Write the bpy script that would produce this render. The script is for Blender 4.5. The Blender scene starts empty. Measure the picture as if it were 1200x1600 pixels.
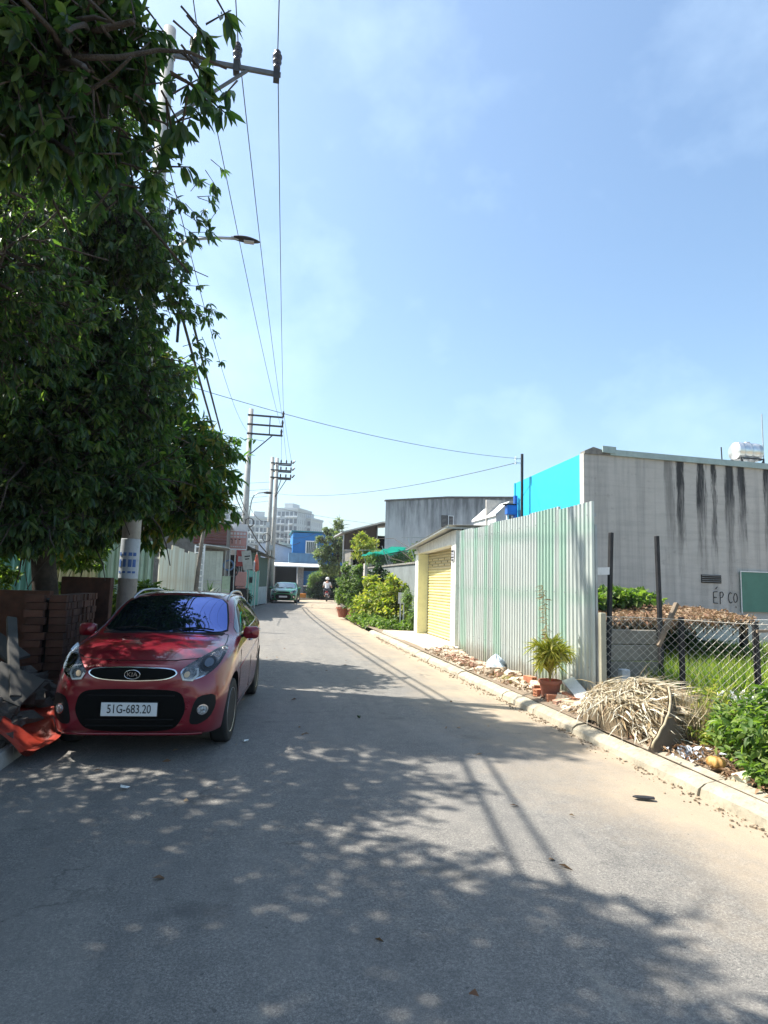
import bpy, bmesh, math, random
import numpy as np
from math import sin, cos, pi, radians as R, sqrt
from mathutils import Vector, Matrix
from mathutils.bvhtree import BVHTree

SC = bpy.context.scene
COL = SC.collection
rnd = random.Random(11)
nr = np.random.default_rng(5)

# ------------------------------------------------------------ camera
cam = bpy.data.cameras.new('camera')
cam.sensor_fit = 'VERTICAL'; cam.sensor_height = 36.0; cam.sensor_width = 27.0
cam.lens = 960 / 1600 * 36
cam.clip_start = 0.05; cam.clip_end = 3000
camo = bpy.data.objects.new('camera', cam)
COL.objects.link(camo)
camo.matrix_world = (Matrix.Translation((0, 0, 1.5)) @ Matrix.Rotation(R(-11.169), 4, 'Z')
                     @ Matrix.Rotation(R(96.578), 4, 'X') @ Matrix.Rotation(R(1.7), 4, 'Z'))
SC.camera = camo

# ------------------------------------------------------------ sky, sun, exposure
SUN_EL, SUN_AZ = 54.0, 66.0          # azimuth counted from +Y towards -X
W = bpy.data.worlds.new('World'); SC.world = W; W.use_nodes = True
wn, wl = W.node_tree.nodes, W.node_tree.links
wn.clear()
sky = wn.new('ShaderNodeTexSky'); sky.sky_type = 'NISHITA'; sky.sun_disc = False
sky.sun_elevation = R(SUN_EL); sky.sun_rotation = R(360 - SUN_AZ)
sky.air_density = 1.2; sky.dust_density = 2.2; sky.ozone_density = 1.7; sky.altitude = 0
tc = wn.new('ShaderNodeTexCoord')
mp = wn.new('ShaderNodeMapping'); mp.inputs['Scale'].default_value = (1.5, 1.5, 1.9); mp.inputs['Rotation'].default_value = (0.3, 0.2, 0.75)
nz = wn.new('ShaderNodeTexNoise'); nz.inputs['Scale'].default_value = 2.1; nz.inputs['Detail'].default_value = 7; nz.inputs['Roughness'].default_value = 0.55
cr = wn.new('ShaderNodeValToRGB'); cr.color_ramp.elements[0].position = 0.53; cr.color_ramp.elements[1].position = 0.78
cr.color_ramp.elements[0].color = (0, 0, 0, 1); cr.color_ramp.elements[1].color = (0.16, 0.16, 0.16, 1)
mx = wn.new('ShaderNodeMixRGB'); mx.blend_type = 'MIX'; mx.inputs[2].default_value = (9.5, 10.2, 11.0, 1)
bg = wn.new('ShaderNodeBackground'); bg.inputs['Strength'].default_value = 0.102
ow = wn.new('ShaderNodeOutputWorld')
wl.new(tc.outputs['Generated'], mp.inputs[0]); wl.new(mp.outputs[0], nz.inputs['Vector']); wl.new(nz.outputs[0], cr.inputs[0])
wl.new(cr.outputs[0], mx.inputs[0]); wl.new(sky.outputs[0], mx.inputs[1]); ti = wn.new('ShaderNodeMixRGB'); ti.blend_type = 'MULTIPLY'; ti.inputs[0].default_value = 1.0; ti.inputs[2].default_value = (.87, .975, 1.0, 1)
wl.new(mx.outputs[0], ti.inputs[1]); wl.new(ti.outputs[0], bg.inputs[0]); wl.new(bg.outputs[0], ow.inputs[0])

sun = bpy.data.lights.new('sun', 'SUN'); sun.energy = 4.3; sun.angle = R(0.55); sun.color = (1.0, 0.94, 0.84)
suno = bpy.data.objects.new('sun', sun); COL.objects.link(suno)
sd = Vector((-sin(R(SUN_AZ)) * cos(R(SUN_EL)), cos(R(SUN_AZ)) * cos(R(SUN_EL)), sin(R(SUN_EL))))
suno.rotation_euler = sd.to_track_quat('Z', 'Y').to_euler()
suno.location = sd * 60

SC.view_settings.view_transform = 'Standard'; SC.view_settings.look = 'None'
SC.view_settings.exposure = 1.33; SC.view_settings.gamma = 1.0; SC.view_settings.use_curve_mapping = False
SC.cycles.max_bounces = 8; SC.cycles.transparent_max_bounces = 16
SC.cycles.use_denoising = True

# ------------------------------------------------------------ helpers
def tag(o, label=None, cat=None, group=None, kind=None):
    if label: o['label'] = label
    if cat: o['category'] = cat
    if group: o['group'] = group
    if kind: o['kind'] = kind
    return o

def thing(name, label, cat, loc=(0, 0, 0), rz=0.0, group=None):
    o = bpy.data.objects.new(name, None); COL.objects.link(o)
    o.location = loc; o.rotation_euler = (0, 0, rz); o.empty_display_size = 0.2
    return tag(o, label, cat, group)

def kids(o):
    return [c for c in bpy.data.objects if c.parent == o]

CH = {}
def link_child(o, parent):
    if parent is not None:
        o.parent = parent
        CH.setdefault(parent.name, []).append(o)

def dup(root, loc, rz=None, label=None, scale=None):
    r = root.copy(); COL.objects.link(r); r.location = loc
    if rz is not None: r.rotation_euler = (0, 0, rz)
    if scale: r.scale = scale if not isinstance(scale, (int, float)) else (scale,) * 3
    if label: r['label'] = label
    for ch in CH.get(root.name, []):
        c = ch.copy(); COL.objects.link(c); link_child(c, r)
        for g in CH.get(ch.name, []):
            d = g.copy(); COL.objects.link(d); link_child(d, c)
    return r

class MB:
    def __init__(s): s.v = []; s.f = []; s.m = []; s.mi = 0
    def add(s, vs, fs):
        b = len(s.v); s.v += [tuple(p) for p in vs]
        s.f += [tuple(i + b for i in f) for f in fs]; s.m += [s.mi] * len(fs)
        return s
    def box(s, x0, x1, y0, y1, z0, z1):
        return s.add([(x0,y0,z0),(x1,y0,z0),(x1,y1,z0),(x0,y1,z0),(x0,y0,z1),(x1,y0,z1),(x1,y1,z1),(x0,y1,z1)],
                     [(0,3,2,1),(4,5,6,7),(0,1,5,4),(1,2,6,5),(2,3,7,6),(3,0,4,7)])
    def obox(s, c, h, m=None, taper=1.0):
        m = m or Matrix.Identity(3); c = Vector(c)
        vs = []
        for z in (-1, 1):
            t = taper if z > 0 else 1
            for x, y in ((-1,-1),(1,-1),(1,1),(-1,1)):
                vs.append(c + m @ Vector((x*h[0]*t, y*h[1]*t, z*h[2])))
        return s.add(vs, [(0,3,2,1),(4,5,6,7),(0,1,5,4),(1,2,6,5),(2,3,7,6),(3,0,4,7)])
    def beam(s, p0, p1, w, h):
        p0, p1 = Vector(p0), Vector(p1); d = p1 - p0; L = d.length
        q = d.to_track_quat('Y', 'Z').to_matrix()
        return s.obox((p0 + p1) / 2, (w/2, L/2, h/2), q)
    def tube(s, pts, r, n=8, cap=True, closed=False):
        pts = [Vector(p) for p in pts]; k = len(pts)
        rs = r if isinstance(r, (list, tuple)) else [r] * k
        up = Vector((0, 0, 1)); vs = []; prev = None
        for i, p in enumerate(pts):
            if closed: d = pts[(i+1) % k] - pts[i-1]
            else: d = pts[min(i+1, k-1)] - pts[max(i-1, 0)]
            if d.length < 1e-9: d = Vector((0, 0, 1))
            d.normalize()
            if prev is None:
                a = d.cross(up)
                if a.length < .05: a = d.cross(Vector((1, 0, 0)))
            else:
                a = prev - d * prev.dot(d)
                if a.length < 1e-4: a = d.cross(up)
            a.normalize(); prev = a; b = d.cross(a)
            for j in range(n):
                t = 2*pi*j/n; vs.append(p + (a*cos(t) + b*sin(t)) * rs[i])
        fs = []
        for i in range(k if closed else k-1):
            i2 = (i+1) % k
            for j in range(n):
                j2 = (j+1) % n; fs.append((i*n+j, i*n+j2, i2*n+j2, i2*n+j))
        if cap and not closed:
            fs.append(tuple(range(n))[::-1]); fs.append(tuple((k-1)*n + j for j in range(n)))
        return s.add(vs, fs)
    def lathe(s, prof, n=20, o=(0,0,0), m=None):
        m = m or Matrix.Identity(3); o = Vector(o); vs = []
        for r, z in prof:
            for j in range(n):
                t = 2*pi*j/n; vs.append(o + m @ Vector((r*cos(t), r*sin(t), z)))
        fs = [(i*n+j, i*n+(j+1)%n, (i+1)*n+(j+1)%n, (i+1)*n+j) for i in range(len(prof)-1) for j in range(n)]
        if prof[0][0] > 1e-5: fs.append(tuple(range(n))[::-1])
        if prof[-1][0] > 1e-5: fs.append(tuple((len(prof)-1)*n + j for j in range(n)))
        return s.add(vs, fs)
    def prism(s, pts, z0, z1):
        """pts: 2d polygon, extruded in z"""
        n = len(pts)
        vs = [(x, y, z0) for x, y in pts] + [(x, y, z1) for x, y in pts]
        return s.add(vs, [tuple(range(n))[::-1], tuple(range(n, 2*n))] + [(i, (i+1)%n, n+(i+1)%n, n+i) for i in range(n)])
    def prism_y(s, pts, y0, y1):
        n = len(pts)
        vs = [(x, y0, z) for x, z in pts] + [(x, y1, z) for x, z in pts]
        return s.add(vs, [tuple(range(n)), tuple(range(n, 2*n))[::-1]] + [(i, n+i, n+(i+1)%n, (i+1)%n) for i in range(n)])
    def prism_x(s, pts, x0, x1):
        n = len(pts)
        vs = [(x0, y, z) for y, z in pts] + [(x1, y, z) for y, z in pts]
        return s.add(vs, [tuple(range(n))[::-1], tuple(range(n, 2*n))] + [(i, (i+1)%n, n+(i+1)%n, n+i) for i in range(n)])
    def grid(s, fn, nu, nv):
        vs = [fn(i/nu, j/nv) for i in range(nu+1) for j in range(nv+1)]
        w = nv+1
        return s.add(vs, [(i*w+j, (i+1)*w+j, (i+1)*w+j+1, i*w+j+1) for i in range(nu) for j in range(nv)])
    def corr(s, p0, p1, z0, z1, pitch=.1, amp=.016, z1b=None, sub=6, trap=True, off=0.0):
        """corrugated vertical sheet from p0 to p1 (xy)"""
        p0, p1 = Vector(p0), Vector(p1); d = p1 - p0; L = d.length; d.normalize(); nn = Vector((-d.y, d.x))
        k = max(2, int(L / pitch * sub)); z1b = z1 if z1b is None else z1b; vs = []
        for i in range(k+1):
            t = i / k * L; a = sin(2*pi*t/pitch + off)
            if trap: a = max(-1, min(1, a * 1.7))
            p = p0 + d*t + nn*a*amp; zt = z1 + (z1b - z1)*i/k
            vs += [(p.x, p.y, z0), (p.x, p.y, (z0+zt)/2), (p.x, p.y, zt)]
        fs = []
        for i in range(k):
            for j in range(2): fs.append((i*3+j, (i+1)*3+j, (i+1)*3+j+1, i*3+j+1))
        return s.add(vs, fs)
    def ribs(s, p0, p1, z0, z1, pitch=.1, amp=.012, z1b=None, off=0.0):
        p0, p1 = Vector(p0), Vector(p1); d = p1 - p0; L = d.length; d.normalize(); nn = Vector((-d.y, d.x))
        z1b = z1 if z1b is None else z1b; ts = [(0.0, 1)]; q = off*pitch
        prof = [(.0, -1), (.14, 1), (.22, 1.12), (.58, 1.12), (.66, 1), (.80, -1)]
        ts = [(q + (n + f)*pitch, a) for n in range(-1, int(L/pitch)+2) for f, a in prof if 0 <= q + (n + f)*pitch <= L]
        vs = []
        for t, a in ts:
            p = p0 + d*t + nn*a*amp; zt = z1 + (z1b - z1)*t/L
            vs += [(p.x, p.y, z0), (p.x, p.y, (z0+zt)/2), (p.x, p.y, zt)]
        return s.add(vs, [(i*3+j, (i+1)*3+j, (i+1)*3+j+1, i*3+j+1) for i in range(len(ts)-1) for j in range(2)])
    def chunk(s, c, r, squash=.6, rr=rnd):
        """irregular stone-like lump"""
        c = Vector(c); vs = []; q = Matrix.Rotation(rr.uniform(0, 6.28), 3, 'Z') @ Matrix.Rotation(rr.uniform(-.5, .5), 3, 'X')
        for x, y, z in ((-1,-1,-1),(1,-1,-1),(1,1,-1),(-1,1,-1),(-1,-1,1),(1,-1,1),(1,1,1),(-1,1,1)):
            k = rr.uniform(.55, 1.0)
            vs.append(c + q @ Vector((x*r*k, y*r*k*rr.uniform(.5, 1), z*r*squash*k)))
        return s.add(vs, [(0,3,2,1),(4,5,6,7),(0,1,5,4),(1,2,6,5),(2,3,7,6),(3,0,4,7)])
    def mesh(s, name, mats, smooth=False):
        me = bpy.data.meshes.new(name); me.from_pydata(s.v, [], s.f)
        mats = mats if isinstance(mats, (list, tuple)) else [mats]
        for m in mats: me.materials.append(m)
        if len(mats) > 1: me.polygons.foreach_set('material_index', s.m)
        if smooth: me.polygons.foreach_set('use_smooth', [True]*len(me.polygons))
        me.update(); return me
    def build(s, name, mats, parent=None, smooth=False, loc=None, bevel=0, angle=None, **t):
        me = s.mesh(name, mats, smooth)
        return place(name, me, parent, loc, bevel=bevel, angle=angle, **t)

def place(name, me, parent=None, loc=None, rot=None, bevel=0, angle=None, **t):
    o = bpy.data.objects.new(name, me); COL.objects.link(o)
    link_child(o, parent)
    if loc is not None: o.location = loc
    if rot is not None: o.rotation_euler = rot
    if bevel:
        b = o.modifiers.new('bevel', 'BEVEL'); b.width = bevel; b.segments = 2; b.limit_method = 'ANGLE'; b.angle_limit = R(40)
    if angle:
        try:
            bm = bmesh.new(); bm.from_mesh(me)
            for e in bm.edges:
                e.smooth = len(e.link_faces) == 2 and e.calc_face_angle(0) < R(angle)
            for f in bm.faces: f.smooth = True
            bm.to_mesh(me); bm.free()
        except Exception: pass
    if t: tag(o, **t)
    return o

def bake(o):
    """apply modifiers of an object by evaluating it"""
    dg = bpy.context.evaluated_depsgraph_get(); dg.update()
    me = bpy.data.meshes.new_from_object(o.evaluated_get(dg))
    o.modifiers.clear(); o.data = me
    return me

def text_mesh(body, size, mat, depth=.002, name='lettering'):
    c = bpy.data.curves.new(name, 'FONT'); c.body = body; c.size = size; c.extrude = depth
    c.align_x = 'CENTER'; c.align_y = 'CENTER'; c.resolution_u = 3
    o = bpy.data.objects.new('tmp', c); COL.objects.link(o)
    dg = bpy.context.evaluated_depsgraph_get(); dg.update()
    me = bpy.data.meshes.new_from_object(o.evaluated_get(dg)); me.name = name
    me.materials.clear(); me.materials.append(mat)
    bpy.data.objects.remove(o)
    return me

# ------------------------------------------------------------ materials
def lin(c):
    return tuple(c) + (1,) if len(c) == 3 else c

class NT:
    def __init__(s, name):
        s.m = bpy.data.materials.new(name); s.m.use_nodes = True
        s.n, s.l = s.m.node_tree.nodes, s.m.node_tree.links
        s.b = s.n['Principled BSDF']; s.out = s.n['Material Output']
    def N(s, t, **k):
        x = s.n.new('ShaderNode' + t)
        for a, b in k.items(): setattr(x, a, b)
        return x
    def L(s, a, b): s.l.new(a, b)
    def coord(s, which='Object', scale=(1,1,1), loc=(0,0,0), rot=(0,0,0)):
        t = s.N('TexCoord'); m = s.N('Mapping'); m.inputs['Scale'].default_value = scale
        m.inputs['Location'].default_value = loc; m.inputs['Rotation'].default_value = rot
        s.L(t.outputs[which], m.inputs[0]); return m.outputs[0]
    def noise(s, vec, sc, det=4, ro=.55, dist=0):
        n = s.N('TexNoise'); n.inputs['Scale'].default_value = sc; n.inputs['Detail'].default_value = det
        n.inputs['Roughness'].default_value = ro; n.inputs['Distortion'].default_value = dist
        s.L(vec, n.inputs['Vector']); return n.outputs[0]
    def ramp(s, fac, stops):
        r = s.N('ValToRGB'); e = r.color_ramp.elements
        while len(e) < len(stops): e.new(0.5)
        for i, (p, c) in enumerate(stops):
            e[i].position = p; e[i].color = lin(c) if not isinstance(c, (int, float)) else (c, c, c, 1)
        s.L(fac, r.inputs[0]); return r.outputs[0]
    def mix(s, fac, a, b, mode='MIX'):
        m = s.N('MixRGB', blend_type=mode)
        for i, x in ((0, fac), (1, a), (2, b)):
            if isinstance(x, (int, float)): m.inputs[i].default_value = x if i == 0 else (x, x, x, 1)
            elif isinstance(x, tuple): m.inputs[i].default_value = lin(x)
            else: s.L(x, m.inputs[i])
        return m.outputs[0]
    def math(s, op, a, b=0.5, clamp=False):
        m = s.N('Math', operation=op, use_clamp=clamp)
        for i, x in ((0, a), (1, b)):
            if isinstance(x, (int, float)): m.inputs[i].default_value = x
            else: s.L(x, m.inputs[i])
        return m.outputs[0]
    def sep(s, vec):
        x = s.N('SeparateXYZ'); s.L(vec, x.inputs[0]); return x.outputs
    def color(s, c):
        if isinstance(c, tuple): s.b.inputs['Base Color'].default_value = lin(c)
        else: s.L(c, s.b.inputs['Base Color'])
    def set(s, **k):
        for a, b in k.items():
            i = s.b.inputs[a.replace('_', ' ')]
            if isinstance(b, (int, float, tuple)): i.default_value = b
            else: s.L(b, i)
    def bump(s, h, strength=.3, dist=.02):
        b = s.N('Bump'); b.inputs['Strength'].default_value = strength; b.inputs['Distance'].default_value = dist
        s.L(h, b.inputs['Height']); s.L(b.outputs[0], s.b.inputs['Normal'])

def mat(name, c, rough=.8, metal=0.0, var=.18, vs=2.5, bump=.2, bs=60, c2=None, grime=0.0, rv=.15, streak=0.0, spec=.5, bd=.006):
    t = NT(name); v = t.coord()
    lo = tuple(x*(1-var) for x in c); hi = tuple(min(1, x*(1+var)) for x in (c2 or c))
    n1 = t.noise(v, vs, 6, .6)
    col = t.mix(t.ramp(n1, [(.3, 0.0), (.7, 1.0)]), lo, hi)
    if streak:
        vv = t.coord(scale=(7, 7, .35)); n2 = t.noise(vv, 1.5, 5, .6)
        col = t.mix(t.ramp(n2, [(.45, 0.0), (.75, streak)]), col, tuple(x*.35 for x in c))
    if grime:
        n3 = t.noise(v, vs*4.3, 8, .7)
        col = t.mix(t.ramp(n3, [(.5, 0.0), (.72, grime)]), col, (.06, .05, .04))
    if rv:
        oi = t.N('ObjectInfo'); hs = t.N('HueSaturation')
        t.L(col, hs.inputs['Color'])
        t.L(t.math('ADD', t.math('MULTIPLY', oi.outputs['Random'], rv*2), 1-rv), hs.inputs['Value']); col = hs.outputs[0]
    t.color(col); t.set(Roughness=rough, Metallic=metal); t.b.inputs['Specular IOR Level'].default_value = spec
    if bump: t.bump(t.noise(v, bs, 5, .65), bump, bd)
    return t.m

def leafmat(name, cols, rough=.45, trans=.35, tcol=None, spec=.4):
    """cols: dark..light list, chosen per leaf"""
    t = NT(name); g = t.N('NewGeometry')
    n = len(cols); r = t.ramp(g.outputs['Random Per Island'], [((i+.5)/n, c) for i, c in enumerate(cols)])
    v = t.coord(); r = t.mix(t.ramp(t.noise(v, 1.3, 3), [(.35, 0.0), (.65, .45)]), r, tuple(x*.55 for x in cols[0]))
    t.color(r); t.set(Roughness=rough); t.b.inputs['Specular IOR Level'].default_value = spec
    tr = t.N('BsdfTranslucent')
    if tcol: tr.inputs[0].default_value = lin(tcol)
    else:
        t.L(t.mix(1.0, r, (1.6, 1.9, .6), 'MULTIPLY'), tr.inputs[0])
    ms = t.N('MixShader'); ms.inputs[0].default_value = trans
    t.L(t.b.outputs[0], ms.inputs[1]); t.L(tr.outputs[0], ms.inputs[2]); t.L(ms.outputs[0], t.out.inputs[0])
    return t.m

# ------------------------------------------------------------ foliage builder (numpy)
LEAF8_V = np.array([(0,0,0),(-.42,.3,.07),(0,.3,0),(.42,.3,.07),(-.36,.68,.02),(0,.68,-.05),(.36,.68,.02),(0,1,-.16)], float)
LEAF8_F = [(0,2,1),(0,3,2),(1,2,5,4),(2,3,6,5),(4,5,7),(5,6,7)]
LEAF5_V = np.array([(0,0,0),(-.5,.45,.1),(0,.45,0),(.5,.45,.1),(0,1,-.1)], float)
LEAF5_F = [(0,2,1),(0,3,2),(1,2,4),(2,3,4)]

def np_mesh(name, V, faces_per, nv_per, N, mats, mi=None):
    """V (N*nv,3); faces_per list of tuples repeated for N items"""
    me = bpy.data.meshes.new(name)
    lens = np.array([len(f) for f in faces_per]); idx = np.concatenate([np.array(f) for f in faces_per])
    allidx = (idx[None, :] + (np.arange(N) * nv_per)[:, None]).ravel().astype(np.int32)
    alllen = np.tile(lens, N)
    starts = np.concatenate([[0], np.cumsum(alllen)[:-1]]).astype(np.int32)
    me.vertices.add(len(V)); me.vertices.foreach_set('co', V.astype(np.float32).ravel())
    me.loops.add(len(allidx)); me.loops.foreach_set('vertex_index', allidx)
    me.polygons.add(len(alllen)); me.polygons.foreach_set('loop_start', starts)
    try: me.polygons.foreach_set('loop_total', alllen.astype(np.int32))
    except Exception: pass
    for m in (mats if isinstance(mats, (list, tuple)) else [mats]): me.materials.append(m)
    me.update(calc_edges=True); me.validate()
    return me

def norm(a): return a / np.maximum(np.linalg.norm(a, axis=-1, keepdims=True), 1e-9)

def leaves_mesh(name, P, D, L, Wd, mats, five=False, curl=1.0, upbias=1.0):
    """P (N,3) base, D (N,3) axis, L (N,) length, Wd (N,) width"""
    N = len(P); T = LEAF5_V if five else LEAF8_V; F = LEAF5_F if five else LEAF8_F
    D = norm(D); up = np.tile([0, 0, upbias], (N, 1)) + nr.normal(0, .45, (N, 3))
    X = norm(np.cross(D, up)); Z = norm(np.cross(X, D))
    V = (P[:, None, :] + T[None, :, 1:2] * L[:, None, None] * D[:, None, :]
         + T[None, :, 0:1] * Wd[:, None, None] * X[:, None, :]
         + (np.abs(T[None, :, 0:1]) * .55 * Wd[:, None, None] - .15 * T[None, :, 1:2]**2 * L[:, None, None] * curl) * Z[:, None, :])
    return np_mesh(name, V.reshape(-1, 3), F, len(T), N, mats)

def whorls(P, D, k, L, W, droop=.5, spread=.9, lvar=.3):
    """leaf clusters at twig tips: returns leaf P, D, L, W arrays"""
    n = len(P); D = norm(D)
    a = norm(np.cross(D, norm(nr.normal(0, 1, (n, 3))))); b = np.cross(D, a)
    th = nr.uniform(0, 2*pi, (n, k)); s = nr.uniform(.5, 1.0, (n, k)) * spread
    dirs = (D[:, None, :] * nr.uniform(.1, .9, (n, k, 1)) + (a[:, None, :] * np.cos(th)[..., None] + b[:, None, :] * np.sin(th)[..., None]) * s[..., None])
    dirs[..., 2] -= droop * nr.uniform(.5, 1.5, (n, k))
    base = P[:, None, :] - D[:, None, :] * nr.uniform(0, .16, (n, k, 1)) * (L / .18)
    Ls = L * (1 + nr.uniform(-lvar, lvar, (n, k))); Ws = Ls * (W / L) * nr.uniform(.8, 1.2, (n, k))
    return base.reshape(-1, 3), dirs.reshape(-1, 3), Ls.ravel(), Ws.ravel()

def blob_noise(P, f=1.0, seed=0.0):
    x, y, z = (P * f).T
    return (np.sin(1.7*x + 1.3*y + seed) + np.sin(1.9*y - 1.1*z + 2*seed) + np.sin(2.3*z + 1.5*x + 3*seed)
            + .7*np.sin(4.1*x - 3.3*z + seed) + .7*np.sin(3.7*y + 4.3*z)) / 4.4

def sample_blobs(blobs, n, shell=2.4, gap=-.25, f=1.2, seed=1.0):
    """points and outward directions in a list of ellipsoids (cx,cy,cz,rx,ry,rz[,weight])"""
    w = np.array([b[3]*b[4]+b[4]*b[5]+b[3]*b[5] for b in blobs]) * np.array([b[6] if len(b) > 6 else 1 for b in blobs]); w /= w.sum()
    m = int(n * 1.9); which = nr.choice(len(blobs), m, p=w)
    B = np.array([b[:6] for b in blobs])[which]
    d = norm(nr.normal(0, 1, (m, 3))); r = nr.uniform(0, 1, (m, 1)) ** (1/shell/1.4)
    lump = 1 + .16 * np.sin(d[:, :1]*7 + B[:, :1]*3) * np.sin(d[:, 1:2]*6 + 2) + .12*np.sin(d[:, 2:]*9 + B[:, 1:2])
    P = B[:, :3] + d * r * B[:, 3:] * lump
    keep = blob_noise(P, f, seed) > gap
    P, d = P[keep][:n], d[keep][:n]
    return P, d
# ------------------------------------------------------------ common materials
M = {}
M['conc'] = mat('concrete', (.40, .38, .35), .9, var=.2, vs=3, bump=.35, bs=45, grime=.35)
M['conc_dark'] = mat('old concrete', (.20, .19, .17), .9, var=.25, vs=3, bump=.4, bs=30, grime=.6, streak=.5)
M['white'] = mat('white paint', (.78, .78, .76), .6, var=.07, vs=2, bump=.08, grime=.25)
M['cream'] = mat('cream paint', (.66, .64, .50), .65, var=.1, vs=2, bump=.08, grime=.25)
M['black_iron'] = mat('black iron', (.022, .022, .024), .6, metal=.2, var=.4, vs=8, bump=.2, bs=120)
M['galv'] = mat('galvanised steel', (.42, .44, .45), .45, metal=.7, var=.15, vs=6, bump=.05)
M['dark'] = mat('dark void', (.012, .012, .012), .9, var=.2, bump=0)
M['brick'] = mat('red brick', (.36, .13, .07), .9, var=.3, vs=6, bump=.5, bs=70, rv=.35, c2=(.45, .2, .11))
M['wood'] = mat('weathered wood', (.22, .17, .12), .85, var=.35, vs=7, bump=.5, bs=50)
M['wire'] = mat('black cable', (.02, .02, .022), .6, var=.1, bump=0)

def road_mat():
    t = NT('dusty asphalt'); v = t.coord()
    fine = t.noise(v, 190, 2, .8); mid = t.noise(v, 7, 8, .7); big = t.noise(v, .55, 5, .6)
    f2 = t.noise(v, 75, 3, .7); fm = t.math('ADD', t.math('MULTIPLY', fine, .55), t.math('MULTIPLY', f2, .45))
    a = t.ramp(fm, [(.36, (.06, .062, .062)), (.5, (.175, .163, .145)), (.62, (.35, .33, .295))])
    a = t.mix(t.ramp(big, [(.3, 0.0), (.7, .5)]), a, (.20, .195, .185))
    a = t.mix(t.ramp(mid, [(.45, 0.0), (.65, .4)]), a, (.10, .10, .098))
    # long patch edges and stains
    vs_ = t.coord(scale=(1.2, .22, 1)); st = t.noise(vs_, 1.6, 6, .6, .6)
    a = t.mix(t.ramp(st, [(.5, 0.0), (.62, .32)]), a, (.26, .24, .21))
    oi = t.noise(t.coord(loc=(7, 3, 0)), 1.7, 5, .6); a = t.mix(t.ramp(oi, [(.62, 0.0), (.70, .4)]), a, (.06, .06, .058))
    # sand and dust gathered along the right kerb, thin at the left one
    xyz = t.sep(v); n = t.noise(v, 1.1, 7, .65); n2 = t.noise(v, 14, 5, .7)
    xr = t.math('ADD', xyz[0], t.math('MULTIPLY', t.math('SUBTRACT', n, .5), 2.2))
    xr = t.math('ADD', xr, t.math('MULTIPLY', t.math('SUBTRACT', n2, .5), .7))
    d = t.ramp(t.math('MULTIPLY', t.math('SUBTRACT', xr, 1.4), .5), [(.25, 0.0), (.55, .35), (.85, .8)])
    a = t.mix(d, a, t.mix(fine, (.29, .215, .14), (.50, .41, .29)))
    # pale dried splashes
    sp = t.noise(t.coord(scale=(1.6, .8, 1), loc=(3, 1, 0)), 2.3, 7, .7, .4)
    a = t.mix(t.ramp(sp, [(.60, 0.0), (.70, .25)]), a, (.38, .35, .29))
    vo = t.N('TexVoronoi'); vo.feature = 'DISTANCE_TO_EDGE'; vo.inputs['Scale'].default_value = .42
    wv = t.N('VectorMath'); wv.operation = 'ADD'; t.L(v, wv.inputs[0]); nn2 = t.N('TexNoise'); nn2.inputs['Scale'].default_value = 2.2; nn2.inputs['Detail'].default_value = 6; t.L(v, nn2.inputs['Vector']); t.L(nn2.outputs[1], wv.inputs[1]); t.L(wv.outputs[0], vo.inputs['Vector'])
    ck = t.ramp(vo.outputs['Distance'], [(.002, 1.0), (.006, 0.0)]); ck = t.math('MULTIPLY', ck, t.ramp(t.noise(v, .8, 3), [(.48, 0.0), (.6, .6)]))
    a = t.mix(ck, a, (.035, .035, .035))
    tw = t.noise(t.coord(scale=(2.4, .05, 1)), 1.0, 3); a = t.mix(t.ramp(tw, [(.45, 0.0), (.65, .22)]), a, (.10, .098, .095))
    sp2 = t.noise(v, 33, 2, .5)
    a = t.mix(t.ramp(sp2, [(.72, 0.0), (.76, .6)]), a, (.05, .05, .045))
    t.color(a); t.set(Roughness=.88); t.b.inputs['Specular IOR Level'].default_value = .35
    h = t.math('ADD', t.math('MULTIPLY', fine, .6), t.math('MULTIPLY', mid, .5)); t.bump(h, .5, .008)
    return t.m
M['road'] = road_mat()

def dirt_mat(name='dry dirt', a=(.20, .145, .10), b=(.36, .29, .21)):
    t = NT(name); v = t.coord(); n = t.noise(v, 1.4, 8, .7); f = t.noise(v, 60, 5, .7)
    c = t.mix(n, a, b); c = t.mix(t.ramp(f, [(.35, .0), (.7, .6)]), c, tuple(x*.5 for x in a))
    t.color(c); t.set(Roughness=.95); t.bump(t.math('ADD', f, n), .7, .03); return t.m
M['dirt'] = dirt_mat()
M['soil'] = dirt_mat('dark soil', (.07, .055, .04), (.17, .13, .09))

# ------------------------------------------------------------ ground, road, verges, kerbs
def xl(y):
    return float(np.interp(y, [-40, 16, 22, 28, 35, 38.5, 43, 47.5, 49.5], [-1.85, -1.85, -1.62, -1.2, -.5, .15, .95, 2.3, 4.0]))
def xr(y):
    return float(np.interp(y, [-40, 19, 27, 33, 39, 43], [3.2, 3.3, 3.5, 4.0, 5.0, 7.0]))

b = MB(); b.add([(-900, -500, -.06), (900, -500, -.06), (900, 1500, -.06), (-900, 1500, -.06)], [(0, 1, 2, 3)])
b.build('ground', mat('far ground', (.17, .16, .11), .95, var=.3, vs=.05, bump=0), kind='structure')

b = MB(); ys = [-30, -10, -2, 0] + [k*1.0 for k in range(1, 44)]
vs = []
for y in ys:
    L_, R_ = xl(y) - .08, xr(y) + .06
    for k in range(11):
        x = L_ + (R_-L_)*k/10; vs.append((x, y, .018*(1-((k-5)/5)**2) + .006*sin(y*.9+k)*(1 if 0 < k < 10 else 0)))
fs = [(i*11+j, i*11+j+1, (i+1)*11+j+1, (i+1)*11+j) for i in range(len(ys)-1) for j in range(10)]
b.add(vs, fs)
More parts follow.
